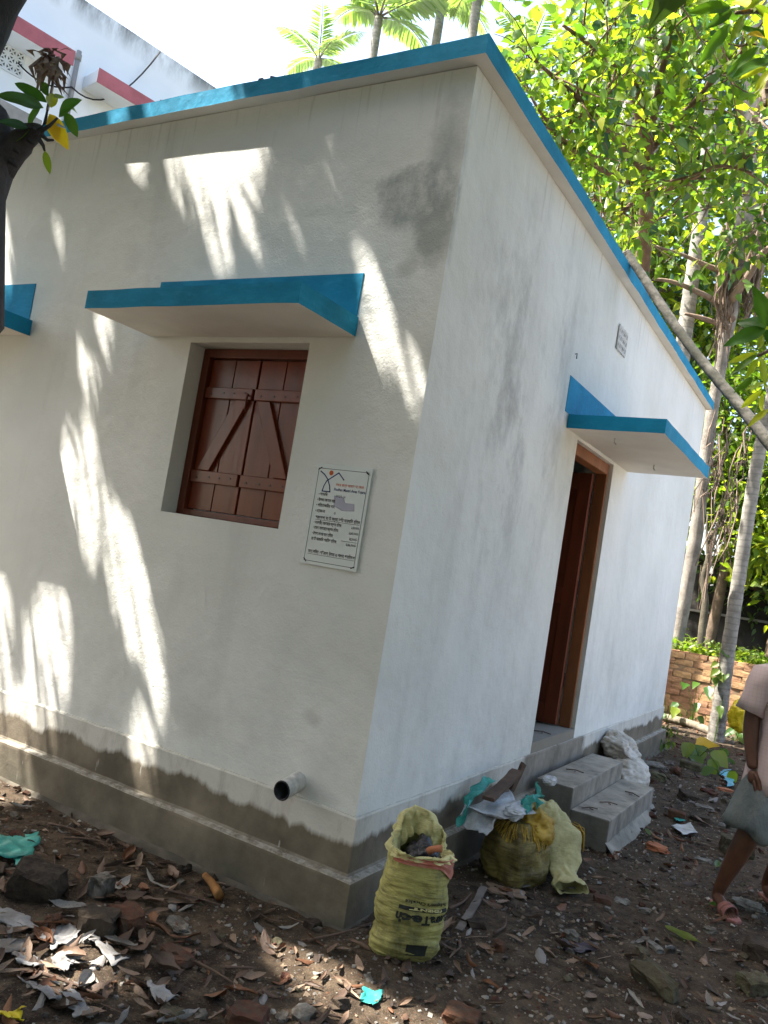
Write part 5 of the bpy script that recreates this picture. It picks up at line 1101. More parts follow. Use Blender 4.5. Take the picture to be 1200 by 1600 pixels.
# palms beyond the roof
for (px_, py_, dep, L, n, sd, lab) in ((592, 28, 17, 1.9, 9, 11, 'feathery palm crown showing above the middle of the roof edge'), (692, -2, 17, 1.8, 11, 12, 'palm crown above the roof near its corner, trunk visible below it'), (498, 92, 18, 1.25, 7, 13, 'small palm top at the left of those above the roof'), (748, -14, 15, 1.6, 8, 14, 'palm with drooping tips above the roof corner'), (822, 100, 19, 1.6, 8, 15, 'bluish far palm between the roof corner and the leaves')):
    top = at(px_, py_, dep); T_p, pl_ = ring_trunk('areca_palm', lab, [(top[0], top[1], -.05), (top[0]+.05, top[1], top[2]*.5), tuple(top)], [.13, .10, .09], 'areca_grey', 'palms beyond the roof'); fronds(T_p, pl_[-1], n, L, sd, az0=sd)
# --- broad-leaved trees beyond the house
below_sky = lambda lim: (lambda Q: ~(in_frame(Q, 0) & ((600+FPX*((Q-CAM)@CR)/((Q-CAM)@CF)) < lim)))
def pxpl(pts): return [tuple(at(*q)) for q in pts]
T1, _ = tree('broadleaf_tree', 'spreading tree with bright heart-shaped leaves leaning over the roof edge', [(-1.0, 7.6, -.05), (-.9, 7.4, 2.2), tuple(at(1005, 400, 9.6)), tuple(at(1012, 300, 8.9)), tuple(at(1012, 240, 8.8)), tuple(at(985, 130, 8.6))], [.13, .11, .085, .075, .065, .04], 'branch_red')
lims = [(pxpl([(1012, 280, 8.9), (1000, 150, 8.0), (940, 85, 7.2), (880, 40, 6.6)]), .05, .012), (pxpl([(1010, 270, 8.9), (960, 215, 7.6), (900, 150, 7.0), (830, 90, 6.8)]), .045, .01), (pxpl([(1010, 300, 8.9), (950, 270, 8.0), (890, 230, 7.4), (840, 170, 7.0)]), .04, .01),
        (pxpl([(1012, 250, 8.8), (1030, 130, 8.0), (1050, 40, 7.4), (1040, -30, 7)]), .045, .012), (pxpl([(1012, 240, 8.8), (1075, 170, 8.2), (1130, 110, 7.6), (1180, 60, 7.2)]), .04, .01), (pxpl([(1012, 290, 8.9), (960, 340, 8.6), (925, 300, 8.0)]), .035, .01), (pxpl([(1014, 300, 8.9), (1060, 290, 8.2), (1120, 260, 7.8), (1175, 270, 7.5)]), .035, .01), (pxpl([(985, 130, 8.6), (950, 40, 8.2), (930, -40, 8)]), .04, .012)]
f1 = lambda Q: below_sky(775)(Q)
limb_leaves(T1, lims, 'branch_red', 'leaf_bright', 17, .85, .122, .074, HEART, 25, .45, 300, f1, seed=21, mats2=['leaf_lime', 'leaf_dark', 'leaf_blue'])
T2, _ = tree('banyan_tree', 'large brown trunk draped with hanging aerial roots at the right', [on_(1053, 1030, 9.35), on_(1057, 1005, 9.3), on_(1085, 850, 9.25), on_(1110, 660, 9.1), on_(1128, 560, 9.0), on_(1148, 430, 8.8), on_(1168, 300, 8.6), on_(1180, 120, 8.4), on_(1186, -40, 8.2)], [.10, .095, .09, .085, .09, .14, .16, .13, .11], 'bark_grey', wob=.14)
m_ = MB()
for i in range(110):
    u_ = random.random(); x0 = random.choice((1136, 1142, 1176, 1184))+random.uniform(-9, 9); yy0 = random.uniform(345, 420); L_ = random.uniform(60, 175)*(1.0 if x0 < 1160 else .8); dep = 11.1+random.uniform(-.25, .15); pl = []
    for s_ in range(6): q = s_/5; pl.append(at(x0-q*14+random.uniform(-4, 4)+(q**3)*random.uniform(-14, 16), yy0+L_*q, dep))
    m_.tube(pl, np.linspace(random.uniform(.012, .03), .006, 6), 4, cap=False)
tag(m_.build('aerial_roots', 'root_brown', T2, smooth=True), kind='stuff')
m_ = MB()
for i in range(34):
    x0 = 1148+random.uniform(-30, 30); y0_ = 690+random.uniform(-60, 150); dep = 11.4+random.uniform(-.3, .2); pl = []
    for s_ in range(6): q = s_/5; pl.append(at(x0-q*random.uniform(10, 45)+random.uniform(-6, 6), y0_+random.uniform(60, 150)*q, dep-.1*q))
    m_.tube(pl, [.004, .009, .012, .010, .008, .004], 4, cap=False)
tag(m_.build('dry_root_tangle', 'root_brown', T2, smooth=True), kind='stuff')
m_ = MB()
for pl, r0, r1 in (([(1145, 500, 11.2), (1115, 470, 11), (1088, 455, 10.8), (1050, 440, 10.8), (1020, 436, 10.8)], .05, .02), ([(1142, 430, 11.2), (1105, 415, 11), (1060, 395, 10.9)], .05, .02), ([(1138, 512, 11.3), (1100, 498, 11), (1070, 490, 11)], .045, .02), ([(1142, 470, 11), (1170, 430, 10.8), (1192, 395, 10.6), (1230, 370, 10.5)], .06, .03), ([(1168, 300, 10.9), (1130, 230, 10.5), (1085, 190, 10)], .06, .02), ([(1172, 250, 10.8), (1150, 150, 10.2), (1120, 60, 9.8)], .06, .02), ([(1176, 200, 10.7), (1205, 120, 10.3)], .07, .04)): m_.tube(spline(pxpl(pl), 14), np.linspace(r0, r1, 14), 8, wob=.1)
m_.build('limb', 'root_brown', T2, smooth=True)
lims = [(pxpl([(1085, 190, 10), (1040, 200, 9.8), (980, 230, 9.8)]), .02, .01), (pxpl([(1120, 60, 9.8), (1060, 20, 9.4), (1000, -10, 9.2)]), .02, .01), (pxpl([(1168, 320, 10.8), (1120, 320, 10), (1070, 340, 9.8)]), .03, .01), (pxpl([(1060, 395, 10.9), (1010, 380, 10.6), (970, 350, 10.4)]), .02, .01), (pxpl([(1150, 150, 10.2), (1190, 190, 9.6), (1230, 230, 9.4)]), .03, .01), (pxpl([(1200, 300, 10.2), (1180, 360, 9.8), (1150, 380, 9.6)]), .02, .008)]
limb_leaves(T2, lims, 'root_brown', 'leaf_dark', 12, .9, .14, .09, HEART, 18, .4, 150, f1, seed=31, mats2=['leaf_bright', 'leaf_lime'])
def bushy(name, label, c, rad, n, L, leafm, seed, shape=LANCE, mats2=None, WL=.42, trunk_r=.09, objs=0, filt=None, zb=0.0, group=None, bark='bark_brown', clumps=46, cs=.16):
    rng = np.random.default_rng(seed); c = np.array(c, float); rad = np.array(rad, float)
    T, _ = tree(name, label, [(c[0], c[1], zb-.05), (c[0]+.1, c[1], (zb+c[2])/2), tuple(c+[0, 0, rad[2]*.3])], [trunk_r, trunk_r*.8, trunk_r*.3], bark, group)
    K = unit(clumps, rng)*rng.uniform(.35, 1.0, (clumps, 1))**.6*rad+c; m_ = MB()
    for q in K[:26]: m_.tube(spline([c-[0, 0, rad[2]*.5], (c+q)/2+rng.normal(size=3)*.1, q], 6), np.linspace(trunk_r*.4, .01, 6), 5)
    m_.build('limb', bark, T, smooth=True)
    k = rng.integers(0, clumps, n); off = rng.normal(size=(n, 3))*np.mean(rad)*cs*2*np.array([1, 1, .7]); C = K[k]+off; D = off/np.linalg.norm(off, axis=1)[:, None]+rng.normal(size=(n, 3))*.5-np.array([0, 0, .45]); N = np.array([0, 0, 1.0])+rng.normal(size=(n, 3))*.6
    Ls = L*rng.uniform(.65, 1.25, n); Ws = Ls*WL; keep = leaf_ok(C, D, N, Ls, Ws) & (C[:, 2] > zb+.05)
    if filt is not None: keep &= filt(C)
    tint = np.clip(rng.random(clumps)[k]*.6+rng.random(n)*.4, 0, 1)
    put_leaves(T, C[keep], D[keep], N[keep], Ls[keep], Ws[keep], tint[keep], shape, leafm, objs, rng, mats2)
hide_left = lambda Q: below_sky(800)(Q)
# keep a few windows of sky among the leaves, as in the photograph
def gaps(Q):
    d = Q-CAM; z = d@CF; x = 600+FPX*(d@CR)/z; y = 800-FPX*(d@CU)/z
    b = np.zeros(len(Q), bool)
    for (cx, cy, rx, ry) in ((1130, 360, 26, 34), (1112, 845, 18, 22), (985, 225, 14, 10), (850, 60, 22, 28)): b |= ((x-cx)/rx)**2+((y-cy)/ry)**2 < 1
    return ~b
both = lambda Q: hide_left(Q) & gaps(Q)
bushy('shrub_tree', 'dense small-leaved green tree behind the house corner', at(1150, 690, 13.2), (.95, .8, 1.5), 5200, .15, 'leaf_bright', 41, LANCE, ['leaf_lime', 'leaf_dark'], zb=.9, filt=both, objs=120)
bushy('shrub_tree', 'leafy light green bush at the right edge beyond the trunks', at(1230, 800, 12.4), (.9, .8, 1.3), 3000, .17, 'leaf_bright', 42, HEART, ['leaf_lime'], WL=.5, zb=.9, filt=both, objs=80)
for i, (px_, py_, dep, rx, rz, n, lm, lab) in enumerate(((1000, 420, 15, 1.9, 2.2, 4200, 'leaf_bright', 'mid green tree filling the gap behind the roof edge'), (900, 240, 16, 1.9, 2.0, 3600, 'leaf_bright', 'yellow-green tree behind the upper roof edge'), (1100, 180, 16, 2.2, 2.4, 4200, 'leaf_dark', 'deep green tree behind the aerial roots'), (1240, 420, 15, 2.0, 2.6, 3800, 'leaf_bright', 'deep green tree at the right edge behind the banyan'), (1090, 560, 16.5, 1.9, 2.4, 3800, 'leaf_bright', 'shaded tree standing behind the leaning trunk'), (1040, 30, 16, 2.2, 1.8, 3400, 'leaf_bright', 'tree crown cut by the top edge of the picture'))):
    bushy('background_tree', lab, at(px_, py_, dep), (rx, rx*.8, rz), n, .19, lm, 50+i, HEART if i % 2 else LANCE, ['leaf_lime', 'leaf_blue'], WL=.5, filt=both, zb=0, group='trees behind the house', trunk_r=.12)
bushy('background_tree', 'dark bush over the old wall at the right edge', at(1215, 905, 13.6), (1.1, .6, .7), 1500, .16, 'leaf_dark', 61, LANCE, None, zb=.9, filt=gaps)
# unseen trees added behind the camera to cut sky light on the front wall
for i, (x, y, r_, wh) in enumerate(((-4.6, -6.6, 2.8, 'far left'), (-.8, -7.8, 2.9, 'left'), (3.5, -7.6, 2.8, 'right'), (6.8, -5.0, 2.6, 'far right'))):
    bushy('sky_block_tree', f'leafy tree added behind the viewpoint to block sky light, {wh}', (x, y, 4.4), (r_, r_*.8, 3.8), 3500, .36, 'leaf_shade', 70+i, LANCE, None, zb=0, group='trees added to block sky light', trunk_r=.14)
bushy('sky_block_tree', 'tree added on the near right, outside the picture, to block sky light', (4.0, -.6, 5.0), (2.4, 2.6, 2.0), 8000, .28, 'leaf_shade', 77, LANCE, None, zb=0, group='trees added to block sky light', trunk_r=.16, filt=lambda Q: ~in_frame(Q, 120))  # unseen crown added to keep sky light off the near side wall
# ================================================================== LOW PLANTS
def plant(name, label, spots, leafm, stem='weed', cat='plant', objs=True, shape=HEART, WL=.62):
    """spots: (x,y,z base, leaves [(dx,dy,dz,L)])"""
    b, lv = spots; T = thing(name, label, cat, b); m_ = MB(); b = np.array(b)
    for (dx, dy, dz, L) in lv: m_.tube(spline([b, b+np.array([dx*.4, dy*.4, dz*.7]), b+np.array([dx, dy, dz])], 6), np.linspace(.006, .003, 6), 4)
    m_.build('stem', stem, T, smooth=True)
    for (dx, dy, dz, L) in lv:
        D = np.array([dx, dy, -.1-.3*random.random()])+np.array([random.uniform(-.2, .2), random.uniform(-.4, -.0), 0]); N = np.array([random.uniform(-.3, .3), random.uniform(-.7, -.1), .8])
        leaf_at('leaf', b+[dx, dy, dz], D, N, L, L*WL, leafm, random.random(), T, shape is HEART, .15)
    return T
def rl(n, r, h0, h1, L0, L1): 
    out = []
    for i in range(n): a = 2*math.pi*i/n+random.uniform(-.4, .4); q = random.uniform(.5, 1)*r; out.append((q*math.cos(a), q*math.sin(a), random.uniform(h0, h1), random.uniform(L0, L1)))
    return out
p = on(1075, 1128, 1, 8.6); plant('young_plant', 'leafy seedling with drooping heart leaves before the brick wall', ((p[0]+.05, 8.55, 0), [(.02, -.1, .62, .16), (-.12, -.1, .58, .20), (.16, -.1, .6, .22), (.05, -.1, .36, .15), (-.2, -.05, .30, .17), (.1, -.1, .2, .14)]), 'leaf_mango')
p = on(1047, 1100, 1, 8.6); plant('young_plant', 'small plant with two broad leaves at the dark shadow on the brick wall', ((p[0], 8.5, 0), [(-.1, -.1, .42, .18), (.12, -.1, .25, .22), (.0, -.05, .12, .16)]), 'leaf_bright')
q = plB[12]; TV = thing('creeper', 'bright creeper leaves clinging to the mossy palm trunk', 'creeper', (q[0], q[1]-.12, .6))
for i in range(9):
    h = random.uniform(.45, 1.15); c = np.array([.42+random.uniform(-.12, .12), 7.86-.13-.04*random.random(), h]); leaf_at('leaf', c, [random.uniform(-1, 1), -.4, -.6], [0, -1, .4], random.uniform(.10, .17), .09, 'leaf_bright', random.random(), TV, True, .15)
m_ = MB(); m_.tube([(.40, 7.73, .0), (.43, 7.73, .5), (.40, 7.72, 1.0), (.44, 7.72, 1.25)], .006, 4); m_.build('stem', 'weed', TV)
for (px_, py_, lab, mt, n, L) in ((1092, 1184, 'pale green broad leaves of a taro lying along the earth', 'leaf_bright', 4, .30), (1118, 1186, 'green taro leaves at the foot of the mossy trunk', 'leaf_mango', 5, .28), (1124, 1212, 'green ground leaf beside the blue plastic strip', 'leaf_bright', 3, .22), (1148, 1160, 'dark green low leaves right of the mossy trunk', 'leaf_mango', 6, .2)):
    x, y = g(px_, py_); plant('taro_plant', lab, ((x, y, 0), rl(n, .2, .03, .14, L*.8, L)), mt)
x, y = g(1100, 1172); T_y = thing('fallen_leaf', 'large round yellow leaf on the earth by the mossy trunk', 'leaf', (x, y, 0)); leaf_at('blade', (x-.1, y, .03), [1, .2, .25], [-.2, -.6, 1], .26, .24, 'leaf_yellow', .3, T_y, True, .05)
for (px_, py_, lab) in ((1028, 1170, 'tuft of small green weeds at the far end of the plinth'), (1036, 1150, 'feathery weed at the far corner of the house'), (1066, 1130, 'low green weeds along the foot of the brick wall')):
    x, y = g(px_, py_); plant('weed_tuft', lab, ((x+.04, y, 0), rl(14, .13, .02, .14, .06, .12)), 'leaf_bright', cat='weed', shape=LANCE, WL=.3)
rng = np.random.default_rng(5); n = 3600; C = np.stack([rng.uniform(-1.5, 4, n), rng.uniform(9.0, 11.6, n)**1, np.zeros(n)], 1); C[:1500, 1] = rng.uniform(8.93, 9.35, 1500); C[:, 2] = .93+np.abs(rng.normal(size=n))*.07; D = unit(n, rng)*np.array([1, 1, .4])+[0, 0, .45]; N = unit(n, rng)*.6+np.array([0, 0, 1.]); Ls = rng.uniform(.05, .14, n)
V, F3, F4 = leaf_arrays(C, D, N, Ls, Ls*.4, LANCE); tag(leaf_mesh('bank_weeds', V, F3, F4, rng.random(n), ['weed', 'leaf_bright'], None, None, (rng.random(n) > .7).astype(int)), kind='stuff')
# ================================================================== THINGS LYING ABOUT
LG, _ = ring_trunk('fallen_log', 'thin barked log lying on the earth in front of the brick wall', [(-.45, 8.62, .055), (-.03, 8.55, .06), (.25, 8.3, .055), (.42, 8.05, .055)], [.055, .055, .052, .05], 'log_bark', nm='log_body'); LG['category'] = 'log'
p = at(1153, 1118, 9.4); blob('plastic_bag', 'bright yellow plastic bag hanging low behind the mossy trunk', 'plastic bag', (p[0]+.02, p[1], p[2]), (.11, .08, .16), 'plastic_yellow', None, 3.3, .8, .3, wr=.06)
shapes = {}
def chunk(px_, py_, size, m, label, cat='stone', rot=0.0, sc=(1, .75, .55), name=None, rough=.16, tilt=0.0, seed=None, sink=.25, cuts=5):
    sd = seed if seed is not None else random.random()*50; x, y = g(px_, py_); me = brick_mesh(name or 'stone', size*sc[0], size*sc[1], size*sc[2], m, sd, rough, cuts)
    o = put(name or 'stone', me, (x, y, size*sc[2]*(.5-sink*.6)+gh(x, y)), (tilt, tilt*.6, rot)); tag(o, label, cat)
    for pl_ in me.polygons: pl_.use_smooth = False
    return o
for a in ((55, 1402, .19, 'block_dark', 'large dark broken brick half buried near the teal plastic', 'brick', .6, (1, .7, .75), 'brick', .1, .25), (157, 1396, .085, 'stone_grey', 'small grey stone cube at the back of the rubble on the left', 'stone', .2, (1, 1, 1), 'stone', .14),
          (196, 1452, .14, 'brick_red', 'dark red broken brick in the middle of the left rubble', 'brick', -.3, (1, .7, .65), 'brick', .12, .12), (150, 1460, .13, 'block_dark', 'blackened brick lump left of the dark red brick', 'brick', .5, (1, .8, .8), 'brick', .14), (80, 1452, .052, 'brick_red', 'round red brick pebble among the pale scraps', 'brick fragment', 0, (1, .9, .8), 'brick_fragment', .2),
          (278, 1446, .10, 'stone_grey', 'flat grey chip of cement on dark earth, left of the plinth', 'cement chip', -.5, (1.1, .6, .16), 'cement_chip', .25), (275, 1500, .12, 'brick_red', 'flat reddish brick near the bottom, right of the pale scraps', 'brick', -.2, (1.1, .6, .4), 'brick', .1), (385, 1600, .12, 'brick_red', 'red brick cut by the bottom edge of the picture, left half', 'brick', .3, (1, .8, .5), 'brick', .12),
          (268, 1592, .075, 'stone_moss', 'yellowish rounded stone at the bottom edge', 'stone', .3, (1, .8, .6), 'stone', .2), (940, 1411, .085, 'brick_red', 'square orange-red brick piece below the trailing cream sack', 'brick', .35, (1, .9, .45), 'brick', .08), (972, 1410, .07, 'stone_grey', 'flat dark grey stone right of the orange brick piece', 'stone', .1, (1, .9, .3), 'stone', .2),
          (1022, 1548, .15, 'stone_moss', 'pale wedge-shaped stone with orange underside, front right', 'stone', -.5, (1.2, .6, .6), 'stone', .16, .2), (1192, 1500, .16, 'block_dark', 'dark mossy stone at the right edge near the bottom', 'stone', .3, (1, .8, .6), 'stone', .16), (1180, 1548, .13, 'stone_moss', 'mossy broken block at the right edge, lowest one', 'stone', .8, (1, .7, .6), 'stone', .16), (779, 1490, .048, 'brick_red', 'small round red brick bit alone on dark earth', 'brick fragment', .3, (1, .9, .8), 'brick_fragment', .2),
          (1056, 1281, .12, 'brick_red', 'orange-brown brick piece right of the lower step', 'brick', .1, (1, .65, .6), 'brick', .07), (1026, 1326, .12, 'clay', 'pale pinkish stone beyond the step corner', 'stone', -.2, (1.1, .7, .3), 'stone', .2), (1080, 1200, .19, 'stone_moss', 'mossy brick block lying on the path beyond the step', 'brick', -.1, (1.1, .6, .5), 'brick', .08), (1056, 1211, .09, 'brick_red', 'round red-brown clay lump on the path', 'clay lump', 0, (1, .9, .9), 'clay_lump', .2),
          (1074, 1252, .14, 'block_dark', 'dark triangular stone in the middle of the path', 'stone', .7, (1, .7, .5), 'stone', .2, .2), (1100, 1266, .11, 'stone_grey', 'flat grey stone near the person on the path', 'stone', .2, (1.1, .8, .25), 'stone', .18), (1028, 1222, .12, 'stone_moss', 'rounded brownish stone just beyond the lower step', 'stone', .2, (1, .8, .6), 'stone', .2), (1018, 1200, .22, 'stone_grey', 'grey broken slab beside the white sacks', 'concrete slab', .4, (1.1, .9, .28), 'concrete_slab', .1),
          (1132, 1237, .10, 'clay', 'orange brick shard near the blue plastic strip', 'brick fragment', .5, (1.2, .6, .3), 'brick_fragment', .15), (1092, 1285, .13, 'block_dark', 'dark broken brick before the person', 'brick', .2, (1, .6, .4), 'brick', .15), (1150, 1335, .20, 'stone_moss', 'mossy brick behind the foot of the person', 'brick', .3, (1, .7, .6), 'brick', .1), (720, 1600, .12, 'brick_red', 'dark red brick cut by the bottom edge, right half', 'brick', .2, (1, .8, .4), 'brick', .12), (790, 1397, .16, 'dry_tan', 'flat torn piece of brown card under the brown sack', 'card', .4, (1.1, .7, .05), 'card', .15),
          (1098, 1345, .10, 'stone_grey', 'pale flat stone behind the ankle of the person', 'stone', .2, (1, .6, .25), 'stone', .18), (1140, 1322, .1, 'stone_moss', 'greenish stone near the lungi hem', 'stone', .5, (1, .7, .5), 'stone', .18), (1105, 1240, .1, 'brick_red', 'dull red brick shard lying between stones on the path', 'brick fragment', .9, (1.2, .6, .35), 'brick_fragment', .15), (1142, 1298, .14, 'stone_grey', 'grey slab edge showing left of the lungi', 'stone', .1, (1.3, .5, .3), 'stone', .12), (1168, 1420, .12, 'stone_grey', 'pale broken stone right of the pink sandal', 'stone', .4, (1.2, .8, .3), 'stone', .2), (892, 1470, .06, 'stone_grey', 'bluish pebble above the dark wrapper', 'stone', .4, (1, .8, .6), 'stone', .2), (1110, 1458, .06, 'stone_grey', 'pale bluish stone right of the green-yellow leaf', 'stone', .4, (1, .7, .4), 'stone', .2), (1018, 1482, .09, 'stone_grey', 'long pale stone chip left of the green-yellow leaf', 'stone', -.6, (1.3, .45, .3), 'stone', .15), (400, 1350, .05, 'stone_grey', 'small pale stone stuck by the kerb of the plinth', 'stone', 0, (1.2, .8, .6), 'stone', .2)): chunk(*a)
def gq(*pts): return [g(a, b) for a, b in pts]
sheet('plastic_scrap', 'crumpled teal plastic bag on the litter at the left edge', 'plastic scrap', gq((-30, 1318), (62, 1308), (50, 1352), (-20, 1352)), 'plastic_teal', amp=.035, seed=1.2)
sheet('plastic_scrap', 'strip of teal plastic trailing from the teal bag', 'plastic scrap', gq((22, 1345), (50, 1340), (46, 1360), (24, 1362)), 'plastic_teal', amp=.02, seed=2.2, n=12)
sheet('plastic_scrap', 'scrap of pale teal plastic in the sunny patch at the bottom', 'plastic scrap', gq((566, 1552), (596, 1562), (588, 1582), (562, 1574)), 'plastic_teal', amp=.015, seed=3.2, n=12)
sheet('plastic_strip', 'light blue plastic strip lying beside the hand of the person', 'plastic strip', gq((1124, 1208), (1142, 1206), (1146, 1236), (1138, 1236)), 'plastic_blue', amp=.05, seed=4.2, n=14)
sheet('packet', 'flattened white packet with teal edge on the path', 'packet', gq((1048, 1296), (1078, 1292), (1088, 1306), (1066, 1310)), 'plastic_white', amp=.012, seed=5.2, n=14, z=.025)
sheet('packet', 'teal scrap beside the brick piece on the path', 'packet', gq((1052, 1282), (1066, 1280), (1070, 1288), (1056, 1288)), 'plastic_teal', amp=.012, seed=6.2, n=10)
sheet('wrapper', 'dark purple wrapper lying flat on the earth, front middle', 'wrapper', gq((878, 1478), (930, 1482), (936, 1494), (884, 1496)), 'plastic_purple', amp=.02, seed=7.2, n=14)
sheet('plastic_scrap', 'bright yellow plastic scrap in the bottom left corner', 'plastic scrap', gq((-10, 1590), (30, 1588), (34, 1604), (-10, 1610)), 'plastic_yellow', amp=.03, seed=8.2, n=12)
for i, (c, lab) in enumerate(((((-20, 1428), (40, 1440), (60, 1466), (-10, 1452)), 'pale grey scrap at the left edge beside the large dark brick'), (((-20, 1466), (40, 1480), (30, 1502), (-20, 1500)), 'wide pale grey scrap at the left edge below the first'), (((64, 1474), (100, 1452), (124, 1470), (80, 1494)), 'folded grey paper below the round red brick pebble'), (((20, 1500), (60, 1505), (66, 1525), (24, 1522)), 'creased grey scrap in the bottom left litter'), (((128, 1468), (146, 1470), (196, 1512), (176, 1520)), 'long bluish-grey strip of paper crossing the left litter'),
                            (((28, 1540), (60, 1550), (100, 1580), (70, 1576)), 'grey strip in the bottom left corner litter'), (((228, 1542), (250, 1550), (278, 1572), (244, 1580)), 'blue-grey torn paper near the bottom edge'), (((72, 1512), (112, 1496), (130, 1504), (96, 1530)), 'pale paper catching the sun in the left litter'), (((88, 1560), (110, 1560), (145, 1600), (115, 1605)), 'pale curled paper at the bottom edge'))):
    sheet('paper_scrap', lab, 'paper scrap', gq(*c), 'paper_grey', amp=.022, seed=10+i, n=14, z=.02)
m_ = MB(); a, b = g(318, 1378), g(342, 1410); m_.tube(spline([(a[0], a[1], .03), ((a[0]+b[0])/2, (a[1]+b[1])/2, .035), (b[0], b[1], .025)], 7), [.012, .014, .016, .018, .020, .022, .021], 8, wob=.2)
mat('husk', (.33, .15, .04), .7, .5, 15, .4, 50); tag(m_.build('dry_husk', 'husk', smooth=True), 'curled orange-brown husk lying on dark earth near the plinth', 'husk')
TWG = []
for i, (a, b) in enumerate((((75, 1290), (165, 1322)), ((100, 1312), (185, 1328)), ((255, 1398), (345, 1420)), ((960, 1190), (1000, 1160)), ((1065, 1216), (1150, 1232)), ((1030, 1205), (1055, 1230)), ((480, 1480), (560, 1460)), ((470, 1585), (540, 1600)), ((770, 1470), (790, 1440)), ((290, 1500), (370, 1545)), ((350, 1520), (400, 1520)), ((700, 1430), (735, 1405)), ((1000, 1455), (1010, 1500)), ((60, 1530), (150, 1560)))):
    AB = ((a[0]+b[0])/2, (a[1]+b[1])/2); a, b = g(*a), g(*b); m_ = MB(); md = ((a[0]+b[0])/2+random.uniform(-.02, .02), (a[1]+b[1])/2+random.uniform(-.02, .02)); m_.tube(spline([(a[0], a[1], .018+gh(*a)), (md[0], md[1], .025), (b[0], b[1], .014+gh(*b))], 8), np.linspace(.007, .003, 8), 5); TWG.append((tag(m_.build('dry_twig', 'twig', smooth=True), None, 'twig', 'twigs in the litter'), AB))
for (x, y, zz, a, wh) in ((.18, 2.62, .321, .3, 'on the upper step'), (.45, 2.55, .191, .6, 'in the middle of the lower step'), (.50, 3.0, .191, -.4, 'at the far end of the lower step'), (.40, 2.28, .191, .9, 'at the near end of the lower step'), (-.08, 2.6, .523, .2, 'on the door threshold')):
    m_ = MB(); d = np.array([math.cos(a), math.sin(a), 0])*.06; c = np.array([x, y, zz+.004]); m_.tube([c-d, c+[0, .01, .006], c+d], .004, 5); m_.tube([c, c+np.array([d[1], -d[0], .004])*.6], .0035, 5); tag(m_.build('dry_twig', 'twig'), f'small dark twig lying {wh}', 'twig', 'twigs on the steps')
T_y = thing('fallen_leaf', 'yellow-green fallen leaf lying on the gravel in the right foreground', 'leaf', (*g(1068, 1468), 0)); a, b = g(1038, 1456), g(1096, 1482)
leaf_at('blade', (a[0], a[1], .026), [b[0]-a[0], b[1]-a[1], .0], [.1, -.3, 1], math.dist(a, b), .05, 'leaf_lime', .2, T_y, False, .04)
x, y = g(908, 1310); 
for (px_, py_, lab) in ((1015, 1312, 'small green leaf fallen near the step corner'), (1105, 1422, 'dark green leaf strip right of the sandal'), (1118, 1362, 'slim green leaf on the gravel behind the foot')):
    x, y = g(px_, py_); T_y = thing('fallen_leaf', lab, 'leaf', (x, y, 0)); leaf_at('blade', (x, y, .03), [random.uniform(-1, 1), 1, .1], [.1, -.3, 1], .13, .035, 'leaf_mango', .6, T_y, False, .05)
# dry leaves, curled and twisted
def dry_mesh(i, m):
    rng = random.Random(i*7+3); n1, n2 = 8, 4; mb = MB(); curl = rng.uniform(.3, 2.2)*rng.choice((1, 1, -1)); bend = rng.uniform(-.9, 1.3); tw = rng.uniform(-1.0, 1.0); wd = rng.uniform(.22, .62); tear = rng.uniform(0, .35)
    for a in range(n1+1):
        u_ = a/n1; w_ = wd*.5*math.sin(math.pi*min(1, u_**.8*.97+.02))**.8*(1+.12*math.sin(a*2.1+i)+tear*nz(a*.9, i*3.3, 0, 1, 1))
        for b in range(n2+1):
            v = (b/n2-.5)*2; an = curl*v*.9+tw*(u_-.5); rr = w_/max(.4, abs(curl)); y = math.sin(an)*rr if abs(curl) > .5 else v*w_; z = (1-math.cos(an))*rr*(1 if curl > 0 else -1)
            mb.v.append((u_-.5+.02*math.sin(b*2), y, z+bend*.25*(u_-.5)**2*2+.02*math.sin(u_*9+b+i)))
    mb.f = [(a*(n2+1)+b, a*(n2+1)+b+1, (a+1)*(n2+1)+b+1, (a+1)*(n2+1)+b) for a in range(n1) for b in range(n2)]
    return mesh_of(mb, 'dry_leaf', [m], True)
DM = {m: [dry_mesh(i+7*k, m) for i in range(7)] for k, m in enumerate(('dry_tan', 'dry_brown', 'dry_grey', 'dry_rust'))}
LAB = {'dry_tan': 'tan', 'dry_brown': 'dark brown', 'dry_grey': 'grey', 'dry_rust': 'rust-brown'}
